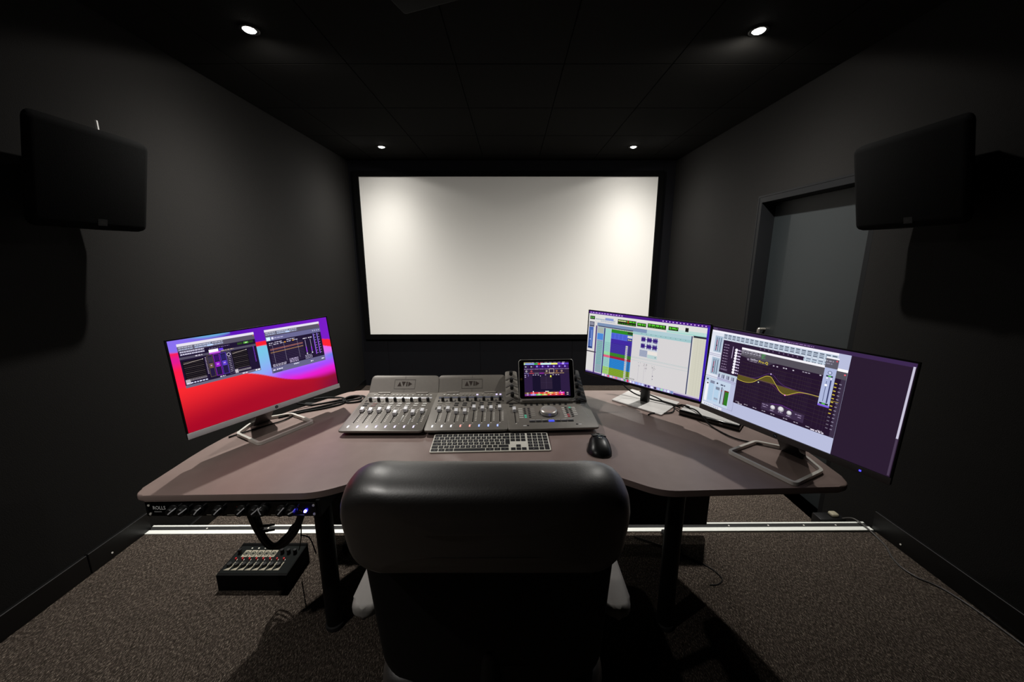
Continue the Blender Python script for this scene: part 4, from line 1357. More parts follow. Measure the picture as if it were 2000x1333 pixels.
def tablet_screen(cv):
    cv.rect(0, 0, 1, 1, '2c1c40', 0)
    cv.rect(0, 0, 1, 0.035, '281838', 1); cv.rect(0.0, 0.008, 0.16, 0.032, '8a8050', 2)
    for k, cl in enumerate(('c0b898', '988890', 'b05060', 'c0a878', 'a89898', '9880c0', 'a890d0', 'f0f0f8')):
        cv.dashes(0.17 + k * 0.098, 0.23 + k * 0.098, 0.018, 0.014, cl, 2)
    x = 0.0
    for wd, cl in ((0.03, 'b8e0a0'), (0.20, '90a8f0'), (0.08, '38b048'), (0.06, 'f04038'), (0.24, 'd0f4f0'), (0.14, 'f0f080'), (0.10, '6838d0'), (0.05, 'c0a0ff'), (0.10, '5838c0')):
        cv.rect(x, 0.036, x + wd, 0.085, cl, 2); x += wd
    cv.rect(0, 0.09, 1, 0.19, '241038', 1); cv.rect(0.24, 0.09, 1, 0.19, '341060', 2)
    for k in range(8):
        cv.rect(0.02 + k * 0.125, 0.10 if k > 1 else 0.125, 0.06 + k * 0.125, 0.165, '6a50c0' if k > 1 else '708070', 3)
        cv.rect(0.025 + k * 0.125, 0.135, 0.055 + k * 0.125, 0.15, 'd0c0f8', 4)
        cv.rect(0.085 + k * 0.125, 0.10, 0.095 + k * 0.125, 0.18, '503088', 3)
    for k, cl in enumerate(('808088', '903848', '504878', '7848a8', '806048', '282030', '806040', '685868', '302438')):
        u = k * 0.112
        cv.rect(u + 0.004, 0.205, u + 0.104, 0.345, '30203c', 2)
        cv.rect(u + 0.004, 0.205, u + 0.104, 0.222, '9078a8', 3)
        cv.rect(u + 0.004, 0.325, u + 0.104, 0.345, ['7870a0', 'c04850', '808088', 'b030c0', 'a08058', 'd0b890', 'b08850', 'a08860', '282038'][k], 3)
        if k not in (2, 3, 5, 8):
            cv.disc(u + 0.052, 0.275, 0.020, ['d8d8e0', 'd05060', 0, 0, 'e0d0b0', 0, 'c08040', 'd0b0a0'][k], 3, 14)
            cv.disc(u + 0.052, 0.275, 0.012, '503848', 4, 14)
    cv.frame(0.558, 0.205, 0.664, 0.345, 0.006, 'f0e0c0', 5)
    cv.rect(0.18, 0.40, 0.80, 0.85, '17102a', 1); cv.rect(0.355, 0.42, 0.615, 0.80, '2c2038', 2)
    cv.line([(0.482, 0.42), (0.482, 0.80)], 0.003, '504060', 3); cv.line([(0.355, 0.61), (0.615, 0.61)], 0.003, '403450', 3)
    for u in (0.19, 0.24, 0.30, 0.46, 0.63, 0.70, 0.75):
        cv.rect(u, 0.375, u + 0.025, 0.395, 'c0b8c8', 3)
    cv.rect(0.572, 0.40, 0.602, 0.455, 'e8e850', 4); cv.disc(0.36, 0.415, 0.008, 'e0e0e0', 4)
    for u, v in ((0.01, 0.385), (0.01, 0.435)):
        cv.rect(u, v, u + 0.03, v + 0.02, 'c8b8d8', 3)
    cv.line([(0.08, 0.36), (0.10, 0.39), (0.085, 0.43)], 0.006, '9080d0', 3)
    cv.disc(0.19, 0.865, 0.012, 'ffffff', 4); cv.rect(0.45, 0.852, 0.53, 0.872, 'f0f0f0', 4); cv.rect(0.78, 0.85, 0.80, 0.87, 'e0e0e0', 4)
    for r, row in enumerate((('685020', 'f03030', 'f03838', 'f04030', 'f0d060', 'f08050', 'f030d0', '281838'), ('8040a0', 'a090f0', '70e070', 'd0c050', 'f04038', 'f05040', 'f03040', '281838'))):
        for k, cl in enumerate(row):
            cv.rect(k * 0.125 + 0.003, 0.885 + r * 0.048, k * 0.125 + 0.122, 0.928 + r * 0.048, cl, 3)
            cv.rect(k * 0.125 + 0.045, 0.90 + r * 0.048, k * 0.125 + 0.085, 0.914 + r * 0.048, 'fff0e8', 4)
    cv.rect(0, 0.982, 0.92, 1.0, '4a0838', 5)

t = thing('tablet', 'tablet with a black bezel showing purple mixer pages, leaning on the dock', 'tablet', (0.152, 1.462, DZT + 0.062), R(3.2))
Mt = T(0, 0, 0) @ RX(-R(24))
b = bm_()
prism(b, round_poly([(-0.120, 0), (0.120, 0), (0.120, 0.1695), (-0.120, 0.1695)], 0.012, 5), -0.0037, 0.0037, 0.0015, 2)
bmesh.ops.transform(b, matrix=RX(PI / 2), verts=b.verts)
obj('back_shell', b, M_CHROME, t, mtx=Mt)
b = bm_()
prism(b, round_poly([(-0.1185, 0.0015), (0.1185, 0.0015), (0.1185, 0.168), (-0.1185, 0.168)], 0.011, 5), 0.0034, 0.0040)
bmesh.ops.transform(b, matrix=RX(PI / 2), verts=b.verts)
obj('bezel', b, M_GLOSS, t, mtx=Mt, smooth=False)
cv = Canvas(0.197, 0.148, 0.00008, 0.0)
tablet_screen(cv)
obj('display', cv.mesh('display', M_DISP), None, t, mtx=Mt @ T(0.001, -0.0043, 0.085))
b = bm_(); cyl(b, 0.005, 0.005, 0.0004, (0, 0, 0), 18, RX(PI / 2))
obj('home_button', b, mat('brass_ring', '6a5a20', 0.4, 0.4), t, mtx=Mt @ T(-0.110, -0.0042, 0.085))

# ------------------------------------------------------------------ keyboard
kb = thing('keyboard', 'slim aluminium keyboard with black keys and number pad on the desk', 'keyboard', (-0.0755, 1.192, DZT), R(2.0))
KW, KD = 0.4187, 0.1149
ktilt = math.atan2(0.0065, KD)
Mk = T(0, -KD / 2, 0.0045) @ RX(ktilt)
b = bm_(); prism(b, round_poly([(-KW / 2, 0), (KW / 2, 0), (KW / 2, KD), (-KW / 2, KD)], 0.006, 4), -0.0035, 0.0, 0.0008, 2)
obj('case', b, M_KEYALU, kb, mtx=Mk)
b = bm_(); bx(b, -0.19, 0.19, 0.085, 0.105, -0.010, -0.003, 0.002, 1)
obj('rear_foot', b, M_KEYALU, kb, mtx=Mk)
key_mesh = {}
def key_me(w_, d_):
    k = (round(w_, 4), round(d_, 4))
    if k not in key_mesh:
        b = bm_(); box(b, (w_, d_, 0.0011), (0, 0, 0.00055), 0.0004, 1)
        key_mesh[k] = shared(b, 'key', M_KEY)
    return key_mesh[k]
legend = Canvas(KW, KD, 0.0001, 0.00125, flat=True)
def key(x0, w_, y0, d_, s=''):
    """x from the left edge, y from the back edge (m)"""
    cxk, cyk = -KW / 2 + x0 + w_ / 2, KD - y0 - d_ / 2
    p = Mk @ Vector((cxk, cyk, 0))
    inst('key', key_me(w_, d_), kb, p, (ktilt, 0, 0))
    if s:
        legend.text(s, (x0 + w_ / 2) / KW, (y0 + d_ / 2) / KD + 0.020, 0.036 if len(s) < 2 else 0.022, 'e8e8f0', 0, 1.0, True)
P = 0.0190; KWD = 0.0160; RH = 0.0184; KDD = 0.0150
y_rows = [0.0035 + RH * r for r in range(6)]
x = 0.0035
key(x, 0.0250, y_rows[0], KDD, 'esc')
for k in range(13):
    key(0.0312 + k * P, KWD if k < 12 else 0.0170, y_rows[0], KDD, '' if k == 12 else 'F%d' % (k + 1))
for k, s in enumerate('§1234567890-='):
    key(0.0035 + k * P, KWD, y_rows[1], KDD, s)
key(0.0035 + 13 * P, 0.0262, y_rows[1], KDD, 'del')
key(0.0035, 0.0262, y_rows[2], KDD, 'tab')
for k, s in enumerate('QWERTZUIOP['):
    key(0.0325 + k * P, KWD, y_rows[2], KDD, s)
key(0.0325 + 11 * P, KWD, y_rows[2], KDD, ']')
key(0.0325 + 12 * P, 0.0162, y_rows[2], KDD + RH, '')
key(0.0035, 0.0295, y_rows[3], KDD, 'caps')
for k, s in enumerate('ASDFGHJKL;\'#'):
    key(0.0358 + k * P, KWD if k < 11 else 0.0128, y_rows[3], KDD, s)
key(0.0035, 0.0210, y_rows[4], KDD, '')
for k, s in enumerate('<YXCVBNM,.-'):
    key(0.0273 + k * P, KWD, y_rows[4], KDD, s)
key(0.0273 + 11 * P, 0.0356, y_rows[4], KDD, '')
for x0, w_, s in ((0.0035, 0.0240, 'ctrl'), (0.0303, 0.0200, 'alt'), (0.0531, 0.0265, 'cmd'), (0.0824, 0.1080, ''), (0.1932, 0.0265, 'cmd'), (0.2225, 0.0200, 'alt'), (0.2453, 0.0267, 'ctrl')):
    key(x0, w_, y_rows[5], KDD, s)
for r, row in enumerate((('F14', 'F15', 'F16'), ('fn', '', ''), ('', '', ''))):
    for k, s in enumerate(row):
        key(0.2800 + k * P, KWD, y_rows[r], KDD, s)
key(0.2800 + P, KWD, y_rows[4], KDD, '')
for k in range(3):
    key(0.2800 + k * P, KWD, y_rows[5], KDD, '')
for r, row in enumerate(('    ', 'C=/*', '789-', '456+', '123')):
    for k, s in enumerate(row):
        key(0.3415 + k * P, KWD, y_rows[r], KDD, s.strip())
key(0.3415, KWD + P, y_rows[5], KDD, '0'); key(0.3415 + 2 * P, KWD, y_rows[5], KDD, '.'); key(0.3415 + 3 * P, KWD, y_rows[4], KDD + RH, '')
obj('key_legends', legend.mesh('key_legends', M_PRINT), None, kb, mtx=Mk @ T(0, KD / 2, 0))

# ------------------------------------------------------------------ mouse
mo = thing('computer_mouse', 'black ergonomic wireless mouse right of the keyboard', 'mouse', (0.306, 1.156, DZT), R(-4))
b = bm_()
rows = []
NL, NA = 16, 20
for i in range(NL + 1):
    s = i / NL
    y = -0.062 + 0.124 * s
    wd = 0.036 * (1 - abs(2 * s - 0.82) ** 2.6 * 0.28) * math.sqrt(max(0.0, 1 - (2 * s - 1) ** 6)) + 0.001
    ht = (0.040 * math.sin(PI * min(1, 0.14 + 0.80 * (1 - s) ** 0.85)) ** 0.8 * math.sqrt(max(0, 1 - (2 * s - 1) ** 8))) + 0.001
    ring = []
    for j in range(NA):
        a = PI * j / (NA - 1)
        cxx = math.copysign(abs(math.cos(a)) ** 0.75, math.cos(a)) * wd
        z = math.sin(a) ** 0.8 * ht
        thumb = 0.010 * math.exp(-((s - 0.35) / 0.25) ** 2) * (1 if cxx < 0 else 0) * (1 - z / (ht + 1e-6)) ** 1.5
        ring.append(b.verts.new((cxx - thumb, y, z + 0.001)))
    rows.append(ring)
for A, B in zip(rows, rows[1:]):
    for j in range(NA - 1):
        b.faces.new((A[j], A[j + 1], B[j + 1], B[j]))
    b.faces.new((A[-1], A[0], B[0], B[-1]))
b.faces.new(rows[0]); b.faces.new(rows[-1][::-1])
obj('body', b, M_MOUSE, mo, ang=60)
b = bm_(); cyl(b, 0.010, 0.010, 0.008, (0, 0, 0), 20, RY(PI / 2))
obj('scroll_wheel', b, M_RUBBER, mo, loc=(-0.004, 0.042, 0.0285))
for x in (-0.014, 0.014):
    b = bm_(); box(b, (0.020, 0.040, 0.004), (0, 0, 0), 0.0018, 2)
    obj('mouse_button', b, M_MOUSE, mo, mtx=T(x, 0.036, 0.0345) @ RX(-R(18)) @ RY(R(10) * (1 if x > 0 else -1)))
cv = Canvas(0.014, 0.014, 0.0001, 0.0002, flat=True)
cv.text('G', .5, .85, .7, 'fffbe8', 0, 1.1, True)
obj('emblem', cv.mesh('emblem', M_PRINT), None, mo, mtx=T(0.0, 0.004, 0.0420) @ RX(-R(9)))

# ------------------------------------------------------------------ slim hub on the desk
a = math.atan2(1.286 - 1.438, 0.87 - 0.709)
hb = thing('docking_station', 'slim docking box with pale top and black front under the right monitor', 'docking station', (0.709, 1.438, DZT), a)
b = bm_(); bx(b, 0.0, 0.225, 0.0, 0.085, 0.0, 0.022, 0.005, 3)
obj('body', b, M_GLOSS, hb)
b = bm_(); bx(b, 0.004, 0.221, 0.006, 0.083, 0.0215, 0.0235, 0.0008, 1)
obj('top_cover', b, M_PLATE, hb)
cv = Canvas(0.012, 0.003, 0.0001, 0.0002); cv.rect(0, 0, 1, 1, '9a9aa0', 0)
obj('maker_mark', cv.mesh('maker_mark', M_PRINT), None, hb, loc=(0.16, 0.0, 0.012))

# ------------------------------------------------------------------ cables on the desk
def cable(label, pts, r=0.003, name='cable', k=6, m=None):
    b = bm_(); tube(b, pts, r, 8, k=k)
    return tag(obj(name, b, m or M_CABLE), label, 'cable', 'loose cables on the desk and floor')
z = DZT + 0.0045
cable('black cable coiled in a loop behind the left monitor', [(-0.95, 1.50, z + 0.02), (-0.90, 1.53, z), (-0.82, 1.575, z), (-0.755, 1.62, z), (-0.715, 1.628, z + 0.004), (-0.690, 1.605, z + 0.002),
      (-0.705, 1.572, z), (-0.750, 1.558, z), (-0.780, 1.575, z + 0.004), (-0.765, 1.61, z + 0.008), (-0.72, 1.612, z + 0.010), (-0.705, 1.585, z + 0.008), (-0.745, 1.570, z + 0.006),
      (-0.80, 1.545, z + 0.002), (-0.88, 1.49, z), (-0.95, 1.44, z)], 0.0045)
cable('thin black lead running back from the left monitor stand', [(-0.97, 1.40, z), (-0.90, 1.455, z), (-0.82, 1.50, z), (-0.77, 1.55, z), (-0.79, 1.60, z + 0.004), (-0.86, 1.62, z), (-0.93, 1.60, z)], 0.0038)
cable('black lead lying across the left monitor stand', [(-1.05, 1.235, z - 0.001), (-1.02, 1.27, z), (-0.965, 1.335, z), (-0.93, 1.38, z), (-0.92, 1.44, z)], 0.003)
cable('black lead drooping behind the middle monitor stand', [(0.52, 1.70, 0.86), (0.535, 1.67, 0.80), (0.58, 1.62, z + 0.02), (0.64, 1.57, z + 0.012), (0.70, 1.53, z + 0.01), (0.745, 1.50, z)], 0.0032)
cable('black lead from the middle monitor to the docking box', [(0.62, 1.66, z + 0.015), (0.67, 1.585, z + 0.014), (0.715, 1.52, z), (0.735, 1.47, z + 0.026), (0.76, 1.45, z + 0.024)], 0.0032)
cable('black lead crossing the docking box toward the right monitor', [(0.70, 1.575, z), (0.735, 1.50, z + 0.01), (0.765, 1.425, z + 0.026), (0.770, 1.375, z + 0.022), (0.785, 1.325, z), (0.81, 1.24, z), (0.85, 1.20, z), (0.92, 1.17, z), (0.955, 1.13, z), (0.95, 1.08, z + 0.02)], 0.003)
cable('short curved lead in front of the square monitor plate', [(0.575, 1.425, z), (0.60, 1.445, z), (0.64, 1.440, z), (0.69, 1.455, z), (0.72, 1.50, z)], 0.0028)

# ------------------------------------------------------------------ rack unit under the desk
rk = thing('rack_preamp', 'black rack unit with a row of knobs under the left desk edge', 'rack unit', (-0.800, 0.913, DZT - 0.0715))
b = bm_(); bx(b, -0.24, 0.24, 0, 0.004, 0, 0.044, 0.0008, 1)
pn = obj('front_panel', b, M_GLOSS, rk, False)
b = bm_(); bx(b, -0.218, 0.218, 0.004, 0.16, 0.001, 0.043)
obj('chassis', b, M_BLACKM, rk, False)
for x in (-0.245, 0.245):
    b = bm_(); bx(b, x - 0.006, x + 0.006, 0.004, 0.13, -0.004, 0.0500, 0.001, 1)
    obj('rack_rail', b, M_BLACKM, rk, False)
b = bm_(); bx(b, -0.22, 0.22, 0.02, 0.13, 0.0435, 0.0505); obj('mounting_plate', b, M_BLACKM, rk, False)
cv = Canvas(0.48, 0.044, 0.0001, 0.0002)
cv.text('ROLLS', 0.030, 0.50, 0.25, 'ffffff', 0, 0.82)
cv.dashes(0.036, 0.080, 0.66, 0.08, '909090', 0, 0.004, 0.008, 0.001)
for k in range(7):
    u0 = 0.10 + k * 0.122
    cv.rect(u0, 0.86, u0 + 0.095, 0.92, '8a8478', 0)
    cv.disc(u0 + 0.072, 0.55, 0.003, 'a06020', 0, 8); cv.disc(u0 + 0.080, 0.62, 0.0028, 'c0a020', 0, 8); cv.disc(u0 + 0.066, 0.3, 0.003, '802018', 0, 8)
obj('panel_print', cv.mesh('panel_print', M_PRINT), None, pn, loc=(0, 0, 0.022))
b = bm_(); lathe(b, [(0, 0), (0.0155, 0), (0.0145, 0.003), (0.0125, 0.004), (0.0120, 0.014), (0.0105, 0.016), (0, 0.016)], 20, rot=RX(PI / 2))
ME_RK = shared(b, 'rack_knob', M_KNOB)
b = bm_(); bx(b, -0.0015, 0.0015, -0.0172, -0.0160, -0.004, 0.0118); bx(b, -0.0015, 0.0015, -0.0160, -0.004, 0.0112, 0.0128)
ME_RP = shared(b, 'knob_pointer', M_WHITECAP)
for k, (px, aa) in enumerate(((347, -50), (367, -55), (396, -40), (434, -45), (478, -48), (505, -50), (520, 20), (555, -40), (575, -60))):
    u = (px - 297) / 323.0
    kn = inst('rack_knob', ME_RK, rk, ((u - 0.5) * 0.48, 0, 0.021))
    inst('knob_pointer', ME_RP, kn, (0, 0, 0), (0, R(-aa), 0))
b = bm_(); lathe(b, [(0, 0), (0.004, 0), (0.004, 0.004), (0.002, 0.007), (0, 0.0075)], 14, rot=RX(PI / 2))
obj('power_light', b, M_BLUELED, rk, loc=((600 - 297) / 323.0 * 0.48 - 0.24, 0, 0.018))
for x in (-0.2345, 0.2345):
    for zz in (0.008, 0.036):
        b = bm_(); cyl(b, 0.0035, 0.0035, 0.002, (0, 0, 0), 10, RX(PI / 2)); obj('screw', b, M_CHROME, rk, loc=(x, 0, zz))

# cable loom between rack and mixer
lm = thing('cable_loom', 'thick loom of black cables looping from the rack to the floor mixer', 'cable', (-0.80, 1.10, 0.0))
def lp(px, py, Y):
    """a point at depth Y seen beside the rack"""
    f_, c_ = 705.0, 640.0
    p_ = math.atan(137 / 705.0)
    u, v = (px - 1000) / f_, (c_ - py) / f_
    dy, dz = math.cos(p_) + v * math.sin(p_), -math.sin(p_) + v * math.cos(p_)
    return Vector((u * Y / dy, Y, CAM_H + dz * Y / dy)) - Vector((-0.80, 1.10, 0.0))
off = [(0, 0), (3, -2), (-3, 3), (5, 2), (-5, -1), (1, 5), (7, 5)]
for k, (ox, oy) in enumerate(off):
    Y = 1.13 + 0.012 * k
    pts = [lp(492 + ox * 1.6, 1000, Y - 0.02), lp(500 + ox * 1.4, 1022, Y), lp(512 + ox, 1048 + oy, Y + 0.04), lp(528 + ox, 1066 + oy, Y + 0.08), lp(546 + ox, 1064 + oy, Y + 0.08), lp(562 + ox, 1050 + oy, Y + 0.06), lp(580 + ox * 0.6, 1028 + oy, Y + 0.02), lp(590 + ox * 0.6, 1000, Y - 0.02)]
    b = bm_(); tube(b, pts, 0.0078 if k < 5 else 0.004, 8, k=5)
    obj('cable_strand', b, M_CABLE, lm)
for py in (1028, 1038):
    b = bm_(); p0 = lp(512, py, 1.16); p1 = lp(524, py - 1, 1.17); p2 = lp(537, py - 3, 1.18)
    tube(b, [p0, p1], 0.0055, 10, smooth=False); tube(b, [p1, p2], 0.0035, 8, smooth=False)
    for q in range(5):
        pc = p1.lerp(p2, q / 5); pd = p1.lerp(p2, q / 5 + 0.08)
        tube(b, [pc, pd], 0.0046, 8, smooth=False)
    obj('jack_plug', b, M_BLACKP, lm)
b = bm_(); tube(b, [lp(560, 1046, 1.2), lp(568, 1030, 1.2), lp(582, 1018, 1.19)], 0.0025, 6); obj('cable_strand', b, M_CABLE, lm)
b = bm_(); tube(b, [lp(588, 1026, 1.16), lp(588, 1050, 1.2), lp(586, 1066, 1.3), lp(584, 1075, 1.38)], 0.0022, 6); obj('cable_strand', b, M_CABLE, lm)
cable('thin black lead from the cable loom to the left desk leg', [Vector((-0.80, 1.10, 0)) + lp(588, 1046, 1.17), Vector((-0.80, 1.10, 0)) + lp(605, 1052, 1.15), (-0.70, 1.112, 0.36)], 0.0022)

# ------------------------------------------------------------------ floor mixer
mx = thing('floor_mixer', 'small black mixer with red-capped knobs standing on the carpet under the desk', 'audio mixer', (-1.105, 1.300, 0.0))
b = bm_()
prism(b, [(0, 0), (0.165, 0), (0.165, 0.088), (0.158, 0.088), (0.152, 0.082), (0.010, 0.078), (0.0, 0.076)], -0.15, 0.15, 0.001, 1)
bmesh.ops.transform(b, matrix=Matrix(((0, 0, 1, 0), (1, 0, 0, 0), (0, 1, 0, 0), (0, 0, 0, 1))), verts=b.verts)
obj('case', b, M_MATTE, mx, False)
Mm = T(0, 0.010, 0.0781) @ RX(math.atan2(0.004, 0.142))
cv = Canvas(0.29, 0.142, 0.0001, 0.0003, flat=True)
cv.rect(0, 0, 1, 1, '0a0e0d', 0)
for k in range(8):
    u = 0.07 + k * 0.105
    cv.poly([(u - 0.045, 0.90), (u + 0.040, 0.90), (u + 0.044, 0.60), (u + 0.030, 0.60), (u + 0.020, 0.80)], '9a9484', 1)
    cv.rect(u + 0.020, 0.50, u + 0.032, 0.55, 'd8d4c8', 1)
for k in range(5):
    u = 0.16 + k * 0.105
    cv.rect(u - 0.046, 0.16, u + 0.046, 0.42, '9a9484', 1); cv.disc(u, 0.29, 0.040, '1a201e', 2, 18); cv.disc(u, 0.29, 0.028, '8a8676', 3, 16); cv.disc(u, 0.29, 0.020, '1a201e', 4, 14)
    cv.rect(u + 0.01, 0.06, u + 0.03, 0.10, 'd8d4c8', 1)
obj('panel_print', cv.mesh('panel_print', M_PRINT), None, mx, mtx=Mm @ T(0, 0.071, 0))
b = bm_(); lathe(b, [(0, 0), (0.0105, 0), (0.0098, 0.010), (0.0085, 0.0115), (0, 0.0115)], 16); ME_MK = shared(b, 'mixer_knob', M_KNOB)
b = bm_(); lathe(b, [(0, 0), (0.0042, 0), (0.0036, 0.008), (0, 0.0085)], 12); ME_MB = shared(b, 'red_button', M_REDP)
b = bm_(); lathe(b, [(0, 0), (0.008, 0), (0.008, 0.018), (0.0065, 0.020), (0, 0.020)], 14); ME_MP = shared(b, 'plug', M_BLACKP)
for k in range(8):
    u = 0.07 + k * 0.105
    inst('mixer_knob', ME_MK, mx, Mm @ Vector(((u - 0.5) * 0.29 - 0.001, (1 - 0.74) * 0.142, 0.0008)))
    inst('red_button', ME_MB, mx, Mm @ Vector(((u + 0.012 - 0.5) * 0.29, (1 - 0.52) * 0.142, 0.0008)))
for u in (0.06, 0.72, 0.82, 0.92):
    inst('plug', ME_MP, mx, Mm @ Vector(((u - 0.5) * 0.29, (1 - 0.28) * 0.142, 0.0008)))

# ------------------------------------------------------------------ chair
ch = thing('office_chair', 'black leather office chair seen from behind, drawn up to the desk', 'chair', (-0.044, 0.80, 0.0))
def cushion(w_, h_, d_, rc, curve, n=26, m=14, ex=0.55, taper=0.0):
    """rounded pad in the xz plane, thickness along y, edges wrapped toward +y"""
    b = bm_()
    out = round_poly([(-w_ / 2 + taper, 0), (w_ / 2 - taper, 0), (w_ / 2, h_), (-w_ / 2, h_)], rc, 8)
    c0 = Vector((0, h_ / 2))
    rings = []
    for i in range(m + 1):
        a = PI * i / m
        y = -math.cos(a) * d_ / 2
        s = math.sin(a) ** ex
        inset = (1 - s) * d_ * 0.5
        ring = []
        for x_, z_ in out:
            v = Vector((x_, z_)) - c0
            k_ = Vector((v.x * (1 - inset / (w_ / 2)), v.y * (1 - inset / (h_ / 2)))) + c0
            ring.append(b.verts.new((k_.x, y + curve * (k_.x / (w_ / 2)) ** 2, k_.y)))
        rings.append(ring)
    nn = len(out)
    for A, B in zip(rings, rings[1:]):
        for j in range(nn):
            b.faces.new((A[j], A[(j + 1) % nn], B[(j + 1) % nn], B[j]))
    for rg, fl in ((rings[0], True), (rings[-1], False)):
        # fill the flat cap with strips so it follows the curve
        cc = [b.verts.new((v.co.x * 0.55, rg[0].co.y * 0 + (-d_ / 2 if fl else d_ / 2) + curve * (v.co.x * 0.55 / (w_ / 2)) ** 2, (v.co.z - h_ / 2) * 0.55 + h_ / 2)) for v in rg]
        for j in range(nn):
            b.faces.new((rg[j], rg[(j + 1) % nn], cc[(j + 1) % nn], cc[j]))
        b.faces.new(cc)
    return b
# local frame: chair at (-0.05, 0.80); backrest toward the camera (-y)
obj('headrest_pad', cushion(0.500, 0.188, 0.095, [0.05, 0.05, 0.100, 0.100], 0.030, taper=0.014, ex=0.42), M_LEATHER, ch, mtx=T(0, -0.257, 0.872) @ RX(R(8)), ang=70)
obj('backrest', cushion(0.478, 0.42, 0.06, [0.09, 0.09, 0.03, 0.03], 0.03, taper=0.0), M_SHELL, ch, mtx=T(0, -0.165, 0.475) @ RX(R(9)), ang=70)
st = obj('seat', cushion(0.50, 0.48, 0.095, 0.07, 0.0), M_LEATHER, ch, mtx=T(0, -0.19, 0.475) @ RX(-PI / 2) @ T(0, 0, -0.48) @ RX(0), ang=70)
st.matrix_local = T(0, 0.285, 0.47) @ RX(PI / 2)
for s in (-1, 1):
    X = s * 0.268
    b = bm_()
    prism(b, round_poly([(-0.030, 0.0), (0.030, 0.0), (0.028, 0.26), (-0.028, 0.26)], [0.028, 0.028, 0.02, 0.02], 6), -0.014, 0.014, 0.009, 3)
    obj('armrest_pad', b, M_ARMPAD, ch, loc=(X, -0.175, 0.668), ang=60)
    b = bm_(); tube(b, [(X, 0.0, 0.655), (X, 0.02, 0.60), (X * 0.98, 0.03, 0.50), (X * 0.85, 0.04, 0.415), (X * 0.5, 0.04, 0.405)], 0.016, 10)
    obj('arm_bracket', b, M_SHELL, ch)
b = bm_(); bx(b, -0.10, 0.10, -0.08, 0.16, 0.385, 0.425, 0.008, 2); obj('seat_mechanism', b, M_BLACKM, ch)
b = bm_(); tube(b, [(0, -0.05, 0.40), (0, -0.17, 0.41), (0, -0.20, 0.47), (0, -0.195, 0.62)], 0.022, 10); obj('back_bracket', b, M_BLACKM, ch)
b = bm_(); lathe(b, [(0, 0.07), (0.032, 0.07), (0.032, 0.22), (0.024, 0.23), (0.024, 0.40), (0, 0.40)], 20); obj('gas_column', b, M_BLACKM, ch, loc=(0, 0.04, 0))
for k in range(5):
    aa = 2 * PI * k / 5 + 0.31
    dx, dy = math.cos(aa), math.sin(aa)
    b = bm_(); tube(b, [(0.02 * dx, 0.02 * dy, 0.105), (0.16 * dx, 0.16 * dy, 0.09), (0.29 * dx, 0.29 * dy, 0.068)], lambda q: 0.024 - 0.008 * q, 10)
    lg = obj('base_arm', b, M_BLACKM, ch, loc=(0, 0.04, 0))
    b = bm_()
    for o_ in (-0.013, 0.013):
        cyl(b, 0.027, 0.027, 0.016, (0.29 * dx - dy * (o_ - 0.008), 0.29 * dy + dx * (o_ - 0.008), 0.027), 16, RZ(aa) @ RX(-PI / 2))
    bx(b, 0.29 * dx - 0.008, 0.29 * dx + 0.008, 0.29 * dy - 0.008, 0.29 * dy + 0.008, 0.03, 0.07)
    obj('caster', b, M_BLACKP, lg)

# ------------------------------------------------------------------ wall speakers
def speaker(s, y0, y1, zb, zt, label):
    yc = (y0 + y1) / 2
    t = thing('wall_speaker', label, 'speaker', (s * XW, yc, zb), 0.0, 'surround speakers on the side walls')
    hw_ = (y1 - y0) / 2; H = zt - zb
    # profile in (distance from wall, height)
    def solid(prof, w0, w1, bev):
        b = bm_()
        prism(b, prof, w0, w1)
        bmesh.ops.bevel(b, geom=list(b.edges), offset=bev, segments=4, affect='EDGES', profile=0.5, clamp_overlap=True)
        for v in b.verts:
            d_, z_, y_ = v.co
            behind = max(0.0, (0.217 + 0.082 * z_ / H) - d_ - 0.012)     # cabinet narrows toward the wall
            v.co = (-s * d_, y_ * (1 - min(0.78, behind * (0.95 if y_ < 0 else 0.25) / hw_)), z_)
        return b
    obj('cabinet', solid([(0.055, 0.012), (0.205, 0.006), (0.285, H - 0.012), (0.055, H - 0.03)], -hw_ + 0.008, hw_ - 0.008, 0.02), M_SPK, t, ang=50)
    n = Vector((H, -0.082)).normalized()      # outward normal of the sloped front in (d, z)
    A = Vector((0.217, 0.0)); B = Vector((0.299, H))
    back = 0.075
    gr = obj('grille', solid([tuple(A - n * back), tuple(A), tuple(B), tuple(B - n * back)], -hw_, hw_, 0.032), M_GRILLE, t, ang=60)
    mid = A.lerp(B, 0.085) + n * 0.0006
    cv = Canvas(0.034, 0.026, 0.0001, 0.0006)
    cv.rect(0, 0, 1, 1, '121110', 0); cv.rect(0.06, 0.08, 0.94, 0.92, '070707', 1); cv.text('JBL', 0.5, 0.68, 0.38, '1e1d1b', 2, 1.0, True)
    lean = math.atan2(0.082, H)
    bd = obj('badge', cv.mesh('badge', M_PRINT), None, gr, mtx=T(-s * mid.x, -(0.02 if s > 0 else -0.02), mid.y) @ RZ(-s * PI / 2) @ RX(lean))
    b = bm_()
    bx(b, min(0, -s * 0.006), max(0, -s * 0.006), 0.0, 0.16, 0.08, H - 0.08, 0.001, 1)
    bx(b, min(-s * 0.006, -s * 0.06), max(-s * 0.006, -s * 0.06), 0.02, 0.14, 0.12, H - 0.12, 0.001, 1)
    obj('wall_bracket', b, M_BLACKM, t, False)
    return t
speaker(1, 1.375, 1.845, CAM_H + 0.122, CAM_H + 0.505, 'black wedge speaker on the right wall beside the door')
ls = speaker(-1, 1.298, 1.735, CAM_H + 0.108, CAM_H + 0.490, 'black wedge speaker high on the left wall above the left monitor')
b = bm_(); bx(b, 0.236, 0.244, 0.055, 0.062, 0.36, 0.43, 0.001, 1); bx(b, 0.19, 0.244, 0.052, 0.066, 0.352, 0.362, 0.001, 1)
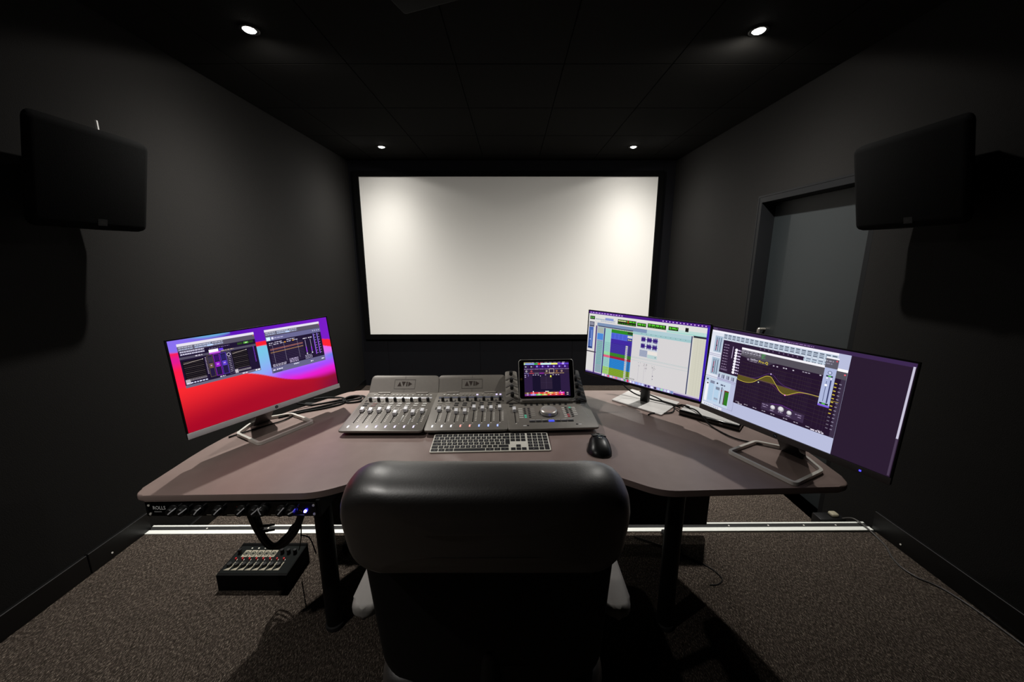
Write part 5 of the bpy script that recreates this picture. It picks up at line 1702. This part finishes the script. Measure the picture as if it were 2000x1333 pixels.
obj('bracket_tip', b, M_PLATE, ls, False)

# ------------------------------------------------------------------ ceiling projector, partly in frame
pj = thing('ceiling_projector', 'black projector hung from the ceiling at the top of the view', 'projector', (-0.285, 1.315, ZC), R(-20))
b = bm_(); bx(b, -0.17, 0.17, -0.15, 0.15, -0.235, -0.11, 0.015, 3); obj('body', b, M_MATTE, pj)
b = bm_(); lathe(b, [(0.0, 0.0), (0.030, 0.0), (0.034, 0.03), (0.034, 0.045), (0.0, 0.036)], 24, rot=RX(-PI / 2)); obj('lens', b, M_GLOSS, pj, loc=(0.09, 0.135, -0.165))
b = bm_(); cyl(b, 0.02, 0.02, 0.12, (0, 0, -0.12), 16); cyl(b, 0.06, 0.06, 0.008, (0, 0, -0.008), 24); obj('ceiling_mount', b, M_BLACKM, pj)
b = bm_(); bx(b, 0.02, 0.15, 0.10, 0.1505, -0.125, -0.108, 0.003, 1); obj('warm_lit_trim', b, M_CREAM, pj)  # cream colour stands in for the warm-lit part of the black projector

# ------------------------------------------------------------------ floor clutter at the right
so = thing('socket_block', 'small black socket block with a pale plug by the right step', 'socket block', (1.80, 1.795, ZL))
b = bm_(); bx(b, -0.085, 0.06, -0.03, 0.03, 0.0, 0.205, 0.006, 2); obj('housing', b, M_BLACKP, so)
b = bm_(); bx(b, -0.01, 0.030, -0.018, 0.018, 0.205, 0.225, 0.008, 3); obj('plug', b, M_CREAM, so)
cable('thin dark cable running along the skirting of the right wall', [(1.83, 1.76, -0.02), (1.845, 1.72, 0.012), (1.855, 1.66, 0.012), (1.850, 1.58, 0.004), (1.835, 1.53, 0.004), (1.80, 1.47, 0.004), (1.785, 1.41, 0.004), (1.80, 1.36, 0.004),
      (1.83, 1.33, 0.004), (1.852, 1.29, 0.004), (1.868, 1.22, 0.004), (1.872, 1.12, 0.004), (1.874, 0.98, 0.004), (1.876, 0.80, 0.004)], 0.0035, m=mat('grey_cable', '3a3836', 0.4))
cable('thin black lead looping on the carpet beside the right desk leg', [(0.62, 1.60, 0.004), (0.70, 1.56, 0.004), (0.80, 1.50, 0.003), (0.90, 1.42, 0.003), (0.93, 1.36, 0.003), (0.90, 1.33, 0.003), (0.86, 1.325, 0.003)], 0.0025)
